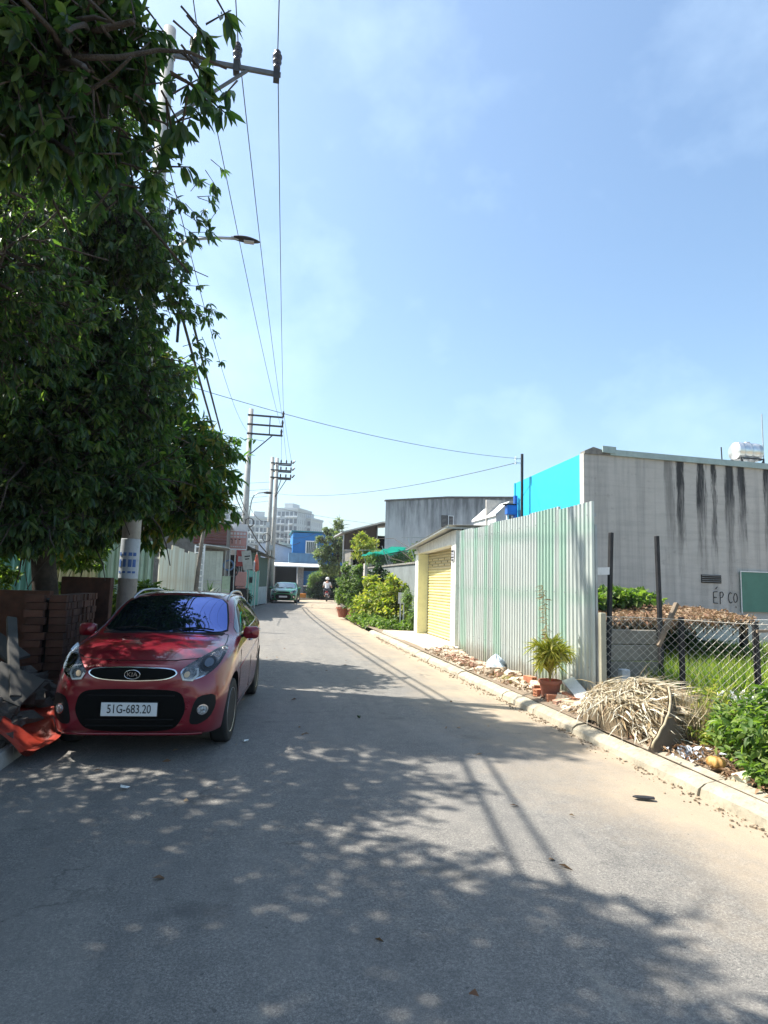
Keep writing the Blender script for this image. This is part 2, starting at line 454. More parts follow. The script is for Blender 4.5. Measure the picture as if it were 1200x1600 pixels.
# the bend: road swings right in front of the hedge
b.add([(xl(43)-.08, 43, 0), (xr(43)+.06, 43, 0), (22, 46, 0), (40, 46.5, 0), (40, 52, 0), (22, 52, 0), (4.0, 49.5, 0), (2.3, 47.5, 0), (.7, 44.5, 0)], [(0, 1, 2, 3, 4, 5, 6, 7, 8)])
b.build('road', M['road'], smooth=True, kind='structure')

# right verge and empty lot
b = MB()
b.grid(lambda u, v: (3.40 + 8.0*v**1.6, -6 + 26*u, .115 + .022*math.sin(9*u*3)*math.sin(14*v) + (.05*v if v < .3 else .015)), 60, 24)
b.add([(11.3, -6, .10), (60, -6, .10), (60, 20, .10), (11.3, 20, .10)], [(0, 1, 2, 3)])
b.build('verge', M['dirt'], smooth=True, kind='structure')
b = MB(); b.add([(3.30, 20, .06), (60, 20, .06), (60, 45.6, .06), (22, 45.6, .06), (7.0, 42.8, .06), (5.0, 39, .06), (4.0, 33, .06), (3.5, 27, .06)], [tuple(range(8))])
b.build('verge', M['dirt'], kind='structure')
b = MB()
for y0, y1 in ((-30, 10), (10, 16), (16, 22), (22, 28), (28, 35), (35, 38.5), (38.5, 43)):
    b.add([(-60, y0, .09), (xl(y0)-.1, y0, .09), (xl(y1)-.1, y1, .09), (-60, y1, .09)], [(0, 1, 2, 3)])
b.add([(-60, 43, .09), (xl(43)-.1, 43, .09), (.6, 44.5, .09), (2.2, 47.6, .09), (4.0, 49.6, .09), (22, 52.1, .09), (60, 52.1, .09), (60, 120, .09), (-60, 120, .09)], [tuple(range(9))])
b.build('verge', M['soil'], kind='structure')

kerb_m = mat('sun bleached kerb concrete', (.37, .33, .25), .9, var=.22, vs=5, bump=.7, bs=28, grime=.5, rv=.08, bd=.01)
kr = thing('kerb', None, None); tag(kr, kind='structure')
for i in range(24):
    y0 = -3.4 + i*.95; y1 = y0 + .94
    if y0 > 17.8: break
    xa, xb = xr(y0), xr(y1); dx = rnd.uniform(-.012, .012); dz = rnd.uniform(-.012, .008)
    bb = MB(); n = 6; vs = []
    for j in range(n+1):
        y = y0 + (y1-y0)*j/n; x = xa + (xb-xa)*j/n + dx + rnd.uniform(-.004, .004)
        e = rnd.uniform(-.008, .006)
        vs += [(x-.02, y, -.02), (x+.0, y, .055+dz+e), (x+.05, y, .088+dz+e), (x+.245, y, .122+dz), (x+.26, y, .05)]
    bb.add(vs, [(j*5+k, j*5+k+1, (j+1)*5+k+1, (j+1)*5+k) for j in range(n) for k in range(4)] + [(0,1,2,3,4)[::-1], tuple(n*5+k for k in range(5))])
    bb.build('kerb_stone', kerb_m, kr)
kl = thing('kerb', None, None); tag(kl, kind='structure')
for i in range(26):
    y0 = 1.6 + i*1.0
    if 17 < y0 < 19: continue
    bb = MB(); xa, xb = xl(y0), xl(y0+.98)
    bb.add([(xa-.22, y0, -.02), (xa, y0, -.02), (xa-.02, y0, .12), (xa-.22, y0, .13), (xb-.22, y0+.98, -.02), (xb, y0+.98, -.02), (xb-.02, y0+.98, .12), (xb-.22, y0+.98, .13)],
           [(0,1,2,3)[::-1], (4,5,6,7), (1,5,6,2), (2,6,7,3), (3,7,4,0)])
    bb.build('kerb_stone', M['conc'], kl)

# concrete apron in front of the roller door
b = MB(); b.prism([(3.52, 12.75), (4.56, 12.95), (4.56, 17.3), (3.55, 17.6)], .02, .155)
b.build('driveway', mat('sandy concrete', (.46, .40, .31), .9, var=.2, vs=2.5, bump=.4, bs=40, grime=.2), kind='structure', bevel=.01)

# ------------------------------------------------------------ corrugated steel fence
def corr_mat(name, pale, green, amt=(.5, .6), scale=1.0, rust=.12):
    t = NT(name); v = t.coord(); s = t.sep(v)
    c1 = t.N('CombineXYZ'); t.L(t.math('MULTIPLY', s[1], 1.5*scale), c1.inputs[0]); t.L(t.math('MULTIPLY', s[2], .05), c1.inputs[1])
    n = t.noise(c1.outputs[0], 1.5, 1.5, .5); c = t.mix(t.ramp(n, [(amt[0]+.02, 0.0), (amt[0]+.05, 1.0)]), pale, green)
    w = t.noise(v, 2.2, 6, .65); c = t.mix(t.ramp(w, [(.4, 0.0), (.75, .35)]), c, tuple(x*.72 for x in pale))
    f = t.noise(t.coord(scale=(1, 1, .25)), 11, 4, .6); c = t.mix(t.ramp(f, [(.66, 0.0), (.76, rust)]), c, (.25, .16, .09))
    zb = t.math('ADD', s[2], t.math('MULTIPLY', t.noise(v, 2.0, 3), .15)); c = t.mix(t.ramp(t.math('MULTIPLY', zb, 1/3), [(.44, 0.0), (.49, .5), (.54, 0.0), (.74, 0.0), (.79, .5), (.84, 0.0)]), c, green)  # bands near the fence rails: rail shadow painted into the sheet colour
    zz = t.math('ADD', s[2], t.math('MULTIPLY', t.noise(v, 3.5, 6, .7), -.55)); c = t.mix(t.ramp(zz, [(.0, .55), (.18, 0.0)]), c, (.22, .17, .11))
    t.color(c); t.set(Roughness=.42, Metallic=.25); t.b.inputs['Specular IOR Level'].default_value = .5
    t.bump(t.noise(v, 6, 4), .15, .01); return t.m
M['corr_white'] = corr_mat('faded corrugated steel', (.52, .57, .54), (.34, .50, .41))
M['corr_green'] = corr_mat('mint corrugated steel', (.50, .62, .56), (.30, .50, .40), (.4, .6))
fx = 4.0
fence = thing('corrugated_fence', 'tall mint and white corrugated steel fence beside the roller door', 'fence', (0, 0, 0))
edges = [6.90, 7.77, 8.64, 9.51, 10.38, 11.25, 12.04]
for i in range(6):
    top = 2.60 + (-.015, .02, 0, .012, -.01, .015)[i]
    bb = MB(); o = .006*(i % 2)
    bb.ribs((fx+o, edges[i]), (fx+o, edges[i+1]+.08), .10, top, .1, .013, top + rnd.uniform(-.012, .012), off=(i*.13) % 1)
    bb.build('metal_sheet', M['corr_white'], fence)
screw = MB()
for z in (.55, 1.45, 2.42):
    for q in range(18): screw.lathe([(.011, 0), (.011, .006), (0, .008)], 6, (fx-.024, 7.0+q*.295, z), Matrix.Rotation(R(-90), 3, 'Y'))
tag(screw.build('screw', M['galv'], fence), kind='stuff')
for z in (.55, 1.45, 2.42):
    MB().box(fx+.03, fx+.07, 6.95, 12.02, z-.02, z+.02).build('rail', M['galv'], fence)
for y in (8.7, 10.4, 11.95):
    MB().box(fx+.072, fx+.12, y-.025, y+.025, .05, 2.45).build('post', M['galv'], fence)
# pale end post
MB().box(4.03, 4.10, 6.80, 6.87, .05, 1.22).build('post', mat('pale concrete post', (.45, .43, .33), .85, var=.15, bump=.4), fence, bevel=.008)
# a strip of dark frame standing behind the sheet end
MB().box(4.045, 4.075, 6.94, 6.99, .1, 2.3).build('frame_strip', M['galv'], fence)

# ------------------------------------------------------------ garage with yellow roller shutter
gar = thing('garage', 'small garage with pale yellow roller shutter and tin roof', 'garage', (0, 0, 0))
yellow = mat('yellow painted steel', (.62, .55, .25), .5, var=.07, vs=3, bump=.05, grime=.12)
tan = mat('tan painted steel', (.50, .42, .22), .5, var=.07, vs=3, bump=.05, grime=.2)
frame_m = mat('pale yellow plaster', (.66, .66, .42), .8, var=.08, bump=.15, grime=.15)
frontw = mat('white plaster front', (.74, .74, .68), .8, var=.08, bump=.15, grime=.3, streak=.3)
MB().box(4.30, 4.62, 16.6, 16.92, .1, 2.33).build('pillar', frame_m, gar, bevel=.01)
MB().box(4.288, 4.3, 16.62, 16.9, .1, 2.3).build('pillar_face', frontw, gar)
MB().box(4.26, 4.34, 16.58, 16.94, 2.33, 2.42).build('capital', frontw, gar, bevel=.008)
MB().box(4.30, 4.62, 13.28, 13.62, .1, 2.74).build('pillar', frontw, gar, bevel=.01)
b = MB(); b.prism_x([(13.62, 2.42), (16.6, 2.34), (16.9, 2.42), (16.9, 2.5), (13.62, 2.74)], 4.302, 4.55); b.build('lintel', frontw, gar)
sh = MB().box(4.60, 4.62, 13.60, 16.62, .1, 2.5).build('shutter', tan, gar)
nsl = 30
for i in range(nsl):
    z0 = .15 + i*(2.42-.15)/nsl; z1 = z0 + (2.42-.15)/nsl
    b = MB(); b.prism_x([(0, z0+.004), (0, z1-.002)], 0, 0) if 0 else None
    zz = [z0+.002, z0+.012, (z0+z1)/2, z1-.014, z1-.002]; xx = [4.60, 4.582, 4.572, 4.582, 4.60]
    vs = []
    for x, z in zip(xx, zz): vs += [(x, 13.66, z), (x, 16.58, z)]
    b.add(vs, [(k*2, k*2+1, k*2+3, k*2+2) for k in range(4)])
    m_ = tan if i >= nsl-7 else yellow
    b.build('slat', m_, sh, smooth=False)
    if i in (nsl-4, nsl-6, nsl-5):
        for q in range(5):
            yy = 13.95 + q*.55 + (.27 if i == nsl-5 else 0)
            MB().lathe([(.0, 0), (.028, 0)], 10, (4.5705, yy, (z0+z1)/2), Matrix.Rotation(R(90), 3, 'Y')).build('vent_hole', M['dark'], sh)
MB().box(4.575, 4.60, 13.62, 13.66, .12, 2.46).build('guide_rail', M['galv'], gar)
MB().box(4.575, 4.60, 16.58, 16.60, .12, 2.46).build('guide_rail', M['galv'], gar)
MB().box(4.62, 5.6, 16.70, 16.9, .1, 2.4).build('wall', M['conc'], gar)
MB().box(4.62, 5.6, 13.3, 13.45, .1, 2.6).build('wall', M['conc'], gar)
tin = mat('grey tin roof', (.40, .41, .40), .5, metal=.3, var=.2, vs=3, bump=.1, grime=.3)
b = MB()
for i in range(60):
    y0 = 13.1 + i*(17.25-13.1)/60; y1 = 13.1 + (i+1)*(17.25-13.1)/60
    z0 = 2.83 - (y0-13.1)*.085; z1 = 2.83 - (y1-13.1)*.085
    h0 = .014*(i % 2); h1 = .014*((i+1) % 2)
    b.add([(4.05, y0, z0+h0), (5.6, y0, z0+h0+.05), (5.6, y1, z1+h1+.05), (4.05, y1, z1+h1)], [(0, 1, 2, 3)])
b.build('roof', tin, gar)
MB().beam((4.08, 13.15, 2.80), (4.08, 17.2, 2.46), .03, .03).build('purlin', M['galv'], gar)
MB().beam((4.02, 13.2, 2.77), (5.5, 13.2, 2.80), .03, .03).build('purlin', M['galv'], gar)
np_ = MB().box(4.278, 4.288, 13.36, 13.54, 2.03, 2.30).build('number_plate', mat('grey enamel plate', (.62, .62, .66), .4, var=.05, bump=0), gar)
for z0, z1, y0, y1 in ((2.245, 2.285, 13.38, 13.52), (2.11, 2.14, 13.37, 13.53), (2.045, 2.08, 13.38, 13.52), (2.17, 2.215, 13.47, 13.50), (2.17, 2.2, 13.4, 13.42)):
    MB().box(4.274, 4.278, y0, y1, z0, z1).build('plate_mark', M['black_iron'], np_)
# dark steel stile and green flap between garage and fence
MB().box(4.03, 4.07, 12.08, 12.12, .1, 2.66).build('steel_stile', M['black_iron'], label='thin black steel stile between garage pillar and corrugated fence', cat='steel post')
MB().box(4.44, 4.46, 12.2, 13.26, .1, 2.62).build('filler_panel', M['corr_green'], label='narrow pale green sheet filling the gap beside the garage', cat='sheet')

# ------------------------------------------------------------ large grey and turquoise building
def stained_wall():
    t = NT('stained grey render'); v = t.coord(); s = t.sep(v)
    n = t.noise(v, 1.2, 7, .65); c = t.mix(n, (.40, .38, .345), (.58, .555, .51))
    hb = t.noise(t.coord(scale=(.6, .6, 7)), 1.5, 4, .6); c = t.mix(t.ramp(hb, [(.45, 0.0), (.7, .22)]), c, (.22, .22, .21))
    dx = t.math('MULTIPLY', t.math('SUBTRACT', t.noise(t.coord(scale=(4, 1, .55)), 1.6, 6, .65), .5), .42)
    x = t.math('MULTIPLY', t.math('SUBTRACT', t.math('ADD', s[0], dx), 10.5), 1/4.5)
    st = []
    for xc, w, a in ((11.35, .13, .95), (11.0, .16, .5), (12.02, .17, .95), (12.42, .09, .9), (12.93, .17, 1.0), (13.33, .15, 1.0), (14.2, .17, .9)):
        p = (xc-10.5)/4.5; q = w/4.5
        st += [(p-q*1.1, 0.0), (p-q*.6, a), (p+q*.6, a), (p+q*1.1, 0.0)]
    st.sort(); st2 = []
    for p, a in st: st2.append((min(1, p), a))
    st2 = [q for q in st2][:32]
    band = t.ramp(x, st2)
    rag = t.noise(t.coord(scale=(9, 1, .7)), 1.3, 6, .7)
    top = t.math('ADD', t.math('MULTIPLY', t.math('SUBTRACT', s[2], 2.4), .42), t.math('MULTIPLY', t.math('SUBTRACT', rag, .5), 2.6), True)
    k = t.math('MULTIPLY', band, t.math('ADD', t.math('MULTIPLY', top, .95), .16), True)
    c = t.mix(k, c, (.030, .031, .032))
    vv = t.noise(t.coord(scale=(5, 5, .2)), 1.1, 5, .6); c = t.mix(t.ramp(vv, [(.5, 0.0), (.8, .5)]), c, (.13, .13, .13))
    sm = t.noise(v, 5.5, 6, .7); c = t.mix(t.ramp(sm, [(.6, 0.0), (.75, .4)]), c, (.11, .105, .10))
    t.color(c); t.set(Roughness=.9); t.bump(t.noise(t.coord(scale=(1, 1, 4)), 9, 6, .7), .4, .02); return t.m
M['stain'] = stained_wall()
turq = mat('turquoise wall paint', (.015, .42, .62), .75, var=.06, vs=1.5, bump=.1, grime=.12, rv=0)
bl = thing('house', 'large house with stained grey end wall and turquoise side', 'house', (0, 0, 0))
b = MB()
b.prism_y([(8.43, .0), (11.5, .0), (11.5, 5.12), (8.43, 5.16)], 15.0, 15.22)
b.add([(11.5, 15.0, 0), (22, 15.0, 0), (22, 15.0, 5.0), (11.5, 15.0, 5.12)], [(0, 1, 2, 3)])
b.build('wall', M['stain'], bl)
b = MB(); b.prism_x([(15.22, 0), (19.6, 0), (19.6, 5.03), (15.22, 5.16)], 8.43, 8.65); b.build('side_wall', turq, bl)
MB().prism_y([(8.65, 0), (22, 0), (22, 4.9), (8.65, 4.9)], 22.9, 23).build('back_wall', M['conc'], bl)
trimm = mat('grey green roof trim', (.33, .42, .40), .6, var=.12, vs=3, bump=.05, grime=.2)
b = MB(); b.prism_y([(9.2, 5.14), (22, 4.98), (22, 5.15), (9.2, 5.30)], 14.93, 14.995); b.build('fascia', trimm, bl)
MB().prism_y([(8.44, 5.14), (9.2, 5.14), (9.2, 5.22), (8.7, 5.34), (8.44, 5.22)], 14.96, 15.2).build('coping', M['conc_dark'], bl)
MB().prism_y([(8.95, 5.2), (9.35, 5.18), (9.35, 5.37), (8.95, 5.38)], 14.91, 14.95).build('fascia_end', trimm, bl)
b = MB(); b.add([(8.66, 15.0, 5.2), (22, 15.0, 5.02), (22, 19.2, 5.0), (8.66, 19.6, 5.05)], [(0, 1, 2, 3)]); b.build('roof', tin, bl)
MB().box(8.40, 8.46, 19.55, 19.62, 3, 5.03).build('corner_edge', turq, bl)
# vent slot with louvres
vt = MB().box(11.93, 12.56, 14.985, 15.0, 1.76, 1.99).build('vent', M['dark'], bl)
for i in range(4):
    MB().obox((12.245, 14.975, 1.80+i*.055), (.30, .02, .006), Matrix.Rotation(R(35), 3, 'X')).build('louvre', M['conc_dark'], vt)
# green panel with white trim
gp = mat('dull green board', (.075, .22, .16), .6, var=.12, vs=2, bump=.1, bs=8, grime=.15)
pn = MB().box(13.15, 15.4, 14.93, 14.985, 1.0, 2.10).build('green_panel', gp, bl)
MB().box(13.12, 15.4, 14.915, 14.93, 2.10, 2.125).build('trim', M['white'], pn)
MB().box(13.12, 13.145, 14.915, 14.93, .95, 2.10).build('trim', M['white'], pn)
# graffiti EP CO with Vietnamese marks, hand painted strokes
def stroke(pts, y=14.985, r=.013): return [(p[0], y, p[1]) for p in pts]
gx, gz = 12.30, 1.22
G_ = MB(); sc = .30
letters = [[(0,1),(0,0)], [(0,1),(.5,1.04)], [(0,.5),(.42,.52)], [(0,0),(.52,-.02)], [(.3,1.28),(.52,1.48)],
           [(.85,-.1),(.85,1)], [(.85,1),(1.15,1.02),(1.28,.8),(1.15,.55),(.86,.5)],
           [(2.35,.92),(2.15,1.0),(1.95,.8),(1.9,.45),(2.0,.12),(2.2,.02),(2.4,.15)],
           [(2.75,.9),(2.6,.6),(2.62,.25),(2.8,.08),(3.0,.2),(3.08,.55),(2.98,.85),(2.8,.93),(2.75,.9)], [(2.84,-.26),(2.86,-.40)]]
for l in letters:
    G_.tube(stroke([(gx + x*sc*.82, gz + z*sc) for x, z in l]), .010, 5)
G_.build('graffiti', M['black_iron'], bl)

# downpipes and blue box at the turquoise corner
blue = mat('blue paint', (.02, .12, .45), .5, var=.1, vs=3, bump=.05)
pb = thing('downpipe', 'blue downpipe and hopper on the turquoise wall corner', 'drain pipe', (8.2, 19.3, 0))
MB().tube([(.12, 0, 0), (.12, 0, 4.55)], .07, 10).build('pipe', blue, pb)
MB().tube([(-.12, .1, 0), (-.12, .1, 3.9)], .045, 10).build('pipe', M['white'], pb)
MB().box(-.22, .1, -.12, .1, 3.9, 4.22).build('hopper', blue, pb, bevel=.02)
MB().box(-.3, .1, -.13, .12, 4.22, 4.26).build('hopper_lid', M['dark'], pb)
mast = thing('service_mast', 'thin dark steel mast taking overhead wires beside turquoise wall', 'mast', (8.2, 18.5, 0))
MB().tube([(0, 0, 0), (0, 0, 5.82)], .045, 10).build('pole', M['black_iron'], mast)
for z in (5.52, 5.66):
    MB().tube([(0, 0, z), (-.22, 0, z-.01)], .012, 6).build('bracket', M['galv'], mast)
    MB().lathe([(.0, -.05), (.035, -.05), (.03, 0), (.04, .03), (.0, .05)], 10, (-.22, 0, z)).build('insulator', M['white'], mast)
# small white house behind the fence
wh = thing('house', 'small white house with a lean-to roof behind the fence', 'house', (8.7, 22, 0))
MB().prism_y([(0, 0), (.46, 0), (.46, 4.6), (0, 4.18)], 0, 2.5).build('wall', M['white'], wh)
MB().prism_y([(-.06, 4.15), (.5, 4.66), (.5, 4.74), (-.06, 4.23)], -.1, 2.6).build('roof_edge', M['white'], wh)
MB().box(.462, .95, .05, 2.4, 0, 4.55).build('wall', M['conc_dark'], wh)
MB().box(.5, .95, -.05, 2.5, 4.6, 4.68).build('roof', tin, wh)
MB().tube([(.66, .02, 0), (.66, .02, 4.2)], .035, 8).build('pipe', M['white'], wh)

# water tank on a roof stand
inox = mat('stainless steel', (.72, .72, .70), .28, metal=.85, var=.06, vs=4, bump=.05, bs=9, rv=0)
tk = thing('water_tank', 'horizontal stainless steel water tank on black frame above roof', 'water tank', (14.33, 15.9, 5.2)); tk.scale = (.84, .84, .84)
b = MB(); pr = [(.0, -.56), (.2, -.54), (.30, -.49), (.33, -.46), (.33, -.32), (.34, -.31), (.33, -.30), (.33, 0), (.34, .01), (.33, .02), (.33, .3), (.34, .31), (.33, .32), (.33, .46), (.30, .49), (.2, .54), (0, .56)]
b.lathe(pr, 28, (0, 0, .70), Matrix.Rotation(R(90), 3, 'Y') @ Matrix.Identity(3)); b.build('tank_body', inox, tk, smooth=True)
MB().lathe([(.0, .36), (.11, .36), (.11, .3), (.13, .3), (.13, .28)], 16, (.05, 0, .70)).build('hatch', inox, tk, smooth=True)
fr = MB()
for x in (-.46, .46):
    for y in (-.3, .3): fr.box(x-.02, x+.02, y-.02, y+.02, -.2, .42)
for z in (.40, .16):
    for y in (-.3, .3): fr.box(-.48, .48, y-.018, y+.018, z-.018, z+.018)
    for x in (-.46, .46): fr.box(x-.018, x+.018, -.3, .3, z-.018, z+.018)
fr.beam((-.46, -.3, .38), (-.15, -.3, -.15), .025, .025); fr.beam((.46, -.3, .38), (.12, -.3, -.15), .025, .025)
fr.build('stand', M['black_iron'], tk)
cr_ = MB()
for x in (-.3, .3): cr_.box(x-.02, x+.02, -.26, .26, .36, .44)
cr_.build('cradle', M['galv'], tk)
MB().tube([(13.42, 15.8, 4.9), (13.39, 15.8, 5.85)], .018, 6).build('antenna_rod', M['black_iron'], label='short black rod on the roof left of the tank', cat='rod')
MB().tube([(14.86, 15.8, 4.9), (14.86, 15.8, 7.0)], .018, 6).build('antenna_rod', M['galv'], label='tall thin metal rod on the roof right of the tank', cat='rod')

# ------------------------------------------------------------ buildings further up the right side
farwall = mat('weathered blue grey render', (.62, .61, .58), .9, var=.22, vs=1.0, bump=.3, bs=12, grime=.35, streak=.4, rv=0)
t = NT('stained pale render'); v = t.coord(); s_ = t.sep(v)
c = t.mix(t.noise(v, 1.1, 7, .65), (.42, .43, .43), (.66, .66, .64))
rg = t.noise(t.coord(scale=(2.6, 2.6, .28)), 1.4, 6, .7); tp = t.math('ADD', t.math('MULTIPLY', t.math('SUBTRACT', s_[2], 3.6), .42), t.math('MULTIPLY', t.math('SUBTRACT', rg, .5), 3.2), True)
c = t.mix(t.math('MULTIPLY', tp, .75), c, (.07, .075, .08)); t.color(c); t.set(Roughness=.9); topstain = t.m
fb = thing('house', 'tall windowed house of weathered blue grey render behind the garage', 'house', (5.6, 28, 0))
b = MB(); pf = [(0, 0), (9, 0), (9, 5.95), (3, 5.62), (0, 5.3)]; b.add([(x, 0, z) for x, z in pf] + [(x+1.9, 8, z) for x, z in pf], [(0, 1, 2, 3, 4), (9, 8, 7, 6, 5), (0, 4, 9, 5), (4, 3, 8, 9), (3, 2, 7, 8), (2, 1, 6, 7)]); b.build('wall', topstain, fb)
b = MB(); b.prism_y([(-.05, 5.3), (3, 5.63), (9, 5.96), (9, 6.02), (3, 5.70), (-.05, 5.37)], -.05, .15); b.build('coping', M['conc_dark'], fb)
w = MB().box(2.72, 3.32, -.02, .02, 4.22, 4.78).build('window', M['dark'], fb)
for x0, x1 in ((2.72, 2.99), (3.04, 3.32)):
    f_ = MB(); f_.box(x0, x0+.03, -.06, -.02, 4.22, 4.78).box(x1-.03, x1, -.06, -.02, 4.22, 4.78).box(x0+.03, x1-.03, -.06, -.02, 4.22, 4.25).box(x0+.03, x1-.03, -.06, -.02, 4.75, 4.78)
    f_.build('window_frame', M['white'] if x0 > 3 else M['conc_dark'], w)
    for k in range(8):
        MB().obox(((x0+x1)/2, -.035, 4.29+k*.06), ((x1-x0)/2-.03, .02, .006), Matrix.Rotation(R(35), 3, 'X')).build('louvre', M['conc'], w)
# wall along the road beyond the garage
rw = thing('wall', 'long grey rendered garden wall with bars on top beyond the garage', 'wall', (0, 0, 0))
b = MB(); b.prism([(4.7, 17.3), (4.85, 17.3), (4.95, 27.5), (4.78, 27.5)], 0, 2.12); b.build('wall_body', mat('grey garden wall render', (.20, .225, .225), .9, var=.2, vs=1.2, bump=.3, bs=12, grime=.2, streak=.3), rw)
MB().prism([(4.66, 17.3), (4.89, 17.3), (4.99, 27.5), (4.74, 27.5)], 2.122, 2.18).build('coping', M['conc_dark'], rw)
for i in range(48):
    y = 17.6 + i*.205
    MB().box(4.78+.008*i*.3, 4.80+.008*i*.3, y-.01, y+.01, 2.18, 2.62).build('bar', M['black_iron'], rw)
MB().beam((4.79, 17.6, 2.62), (4.91, 27.4, 2.62), .03, .03).build('rail', M['black_iron'], rw)
MB().prism([(4.62, 27.5), (5.0, 27.5), (5.0, 27.9), (4.62, 27.9)], 0, 2.35).build('end_pier', M['conc'], rw)
# green shade net
t = NT('green shade net'); t.color((.01, .17, .13)); t.set(Roughness=.6)
tr = t.N('BsdfTranslucent'); tr.inputs[0].default_value = (.02, .35, .26, 1); ms = t.N('MixShader'); ms.inputs[0].default_value = .5
t.L(t.b.outputs[0], ms.inputs[1]); t.L(tr.outputs[0], ms.inputs[2]); t.L(ms.outputs[0], t.out.inputs[0]); M['net'] = t.m
sn = thing('shade_net', 'green shade net stretched above the grey garden wall', 'shade net', (0, 0, 0))
b = MB(); b.grid(lambda u, v: (4.5 + 1.0*v - .3*v*u, 20.8 + 7.1*u, 2.74 + .025*sin(u*29) + .03*sin(u*11+v*5) - .05*v), 30, 8); b.build('net', M['net'], sn, smooth=True)
for y in (18.8, 23, 27.7): MB().tube([(4.8, y, 2.1), (4.5, y, 2.9)], .018, 6).build('strut', M['galv'], sn)
for y in (19, 27.8): MB().tube([(4.35, y, 2.95), (6.9, y, 3.05)], .015, 6).build('strut', M['galv'], sn)
# dark shed with tin awning
sd_ = thing('shed', 'dark open shed with a sloping tin roof beyond the garden wall', 'shed', (4.05, 31, 0))
MB().box(.55, 3.2, 2.6, 2.75, 0, 4.1).build('wall', M['dark'], sd_)
MB().box(.45, .56, .2, 2.8, 0, 3.5).build('wall', M['conc_dark'], sd_)
MB().box(.25, .75, 0, .2, 0, 2.35).build('pillar', farwall, sd_)
MB().box(.76, 1.72, .3, .36, .1, 2.2).build('door', mat('brown sheet door', (.06, .045, .04), .6, metal=.2), sd_)
b = MB(); b.prism_y([(-.15, 3.92), (1.9, 4.52), (3.4, 4.7), (3.4, 4.76), (1.9, 4.60), (-.15, 3.99)], -.4, 3.2); b.build('roof', tin, sd_)
MB().prism_y([(.0, 3.1), (1.75, 3.1), (1.75, 4.42), (.0, 3.9)], .1, .14).build('gable_sheet', mat('dark brown sheet', (.05, .035, .03), .7, var=.3), sd_)
for x in (.02, 1.75): MB().tube([(x, 0, 0), (x, 0, 3.9+x*.3)], .03, 8).build('post', M['galv'], sd_)
MB().tube([(0, 0, 3.1), (3.2, 0, 3.1)], .025, 8).build('beam', M['galv'], sd_)

# ------------------------------------------------------------ blue house and its neighbours at the bend
bluew = mat('strong blue wall paint', (.012, .17, .46), .7, var=.08, vs=1.2, bump=.1, grime=.15, rv=0)
bh = thing('house', 'blue two storey house with white awning at the road bend', 'house', (0, 56, 0))
b = MB(); b.prism_y([(2.75, 2.9), (7.6, 2.9), (7.6, 5.86), (2.75, 5.78)], 0, 5); b.build('upper_wall', bluew, bh)
MB().box(2.6, 7.7, -.12, 5.1, 5.87, 5.97).build('parapet', mat('teal trim', (.03, .22, .28), .7), bh)
b = MB(); b.box(2.4, 5.1, -1.3, -1.15, 3.05, 3.9); b.box(2.4, 2.52, -1.15, 0, 3.05, 3.9); b.build('balcony', mat('grey blue balcony', (.07, .16, .27), .8, var=.15, grime=.3, streak=.4), bh)
MB().box(2.4, 5.2, -1.3, 0, 2.9, 3.05).build('balcony_slab', M['conc'], bh)
w = MB().box(3.95, 4.9, -.03, .02, 3.95, 5.05).build('window', mat('window glass', (.10, .13, .13), .1, var=.1, bump=0), bh)
MB().box(3.9, 4.0, -.07, -.032, 3.9, 5.1).box(4.85, 4.95, -.07, -.032, 3.9, 5.1).box(4.0, 4.85, -.07, -.032, 5.0, 5.1).box(4.0, 4.85, -.07, -.032, 3.9, 3.98).build('frame', M['white'], w)
for k in range(4): MB().box(4.14+k*.17, 4.17+k*.17, -.06, -.035, 3.98, 5.0).build('bar', M['white'], w)
b = MB(); b.prism_x([(-3.0, 2.62), (-3.0, 2.72), (-1.3, 3.0), (-1.3, 2.9)], 1.1, 5.1); b.build('awning', M['white'], bh)
MB().box(5.2, 7.6, -.05, .1, 0, 2.9).box(1.3, 3.25, .6, .75, 0, 2.9).box(1.25, 1.4, -2, .6, 0, 2.7).build('lower_wall', M['dark'], bh)
stone = mat('patterned grey tile', (.30, .29, .29), .6, var=.5, vs=14, bump=.2, bs=20)
MB().box(3.28, 3.75, -1.4, .4, 0, 2.75).build('stone_pillar', stone, bh)
MB().box(3.76, 5.2, -.9, -.8, 1.05, 2.35).build('shutter', bluew, bh)
MB().box(3.76, 5.2, -.8, .1, 2.36, 2.75).build('lintel', M['dark'], bh)
# lattice wall : blocks with gaps
MB().box(3.76, 5.25, -.82, -.78, .0, 1.0).build('lattice_back', mat('pale grey back panel', (.36, .35, .35), .8), bh)
b = MB()
for i in range(14):
    for sgn in (1, -1):
        x0 = 3.5 + i*.16; b.beam((x0, -.86-.012*sgn, .02), (x0+sgn*.5, -.86-.012*sgn, 1.0), .035, .02)
b.build('lattice', mat('dark lattice', (.08, .08, .085), .7), bh)
cr1 = MB().box(-.33, .33, -.2, .2, 0, .34)
cr1.build('crate', mat('orange plastic', (.75, .27, .03), .5, var=.1, bump=.1), loc=(3.45, 51.2, .09), bevel=.03, label='orange plastic crate on the ground by the blue house', cat='crate')
wb = thing('house', 'low white rendered house left of the blue house', 'house', (.75, 57.5, 0.3))
whw = mat('white blue render', (.60, .64, .70), .8, var=.08, vs=1.5, bump=.1, grime=.2)
b = MB(); b.prism_y([(-1.6, 0), (2.35, 0), (2.35, 3.95), (.35, 4.55), (-1.6, 4.4)], 0, 4.0); b.build('wall', whw, wb)
b = MB(); b.prism_y([(.3, 4.56), (2.45, 3.93), (2.45, 4.02), (.3, 4.66)], -.15, 4.1); b.build('roof', M['conc_dark'], wb)
MB().prism_y([(.8, 4.5), (2.3, 4.1), (2.3, 4.5), (.9, 4.75)], .8, 4.0).build('upper_roof', M['cream'], wb)
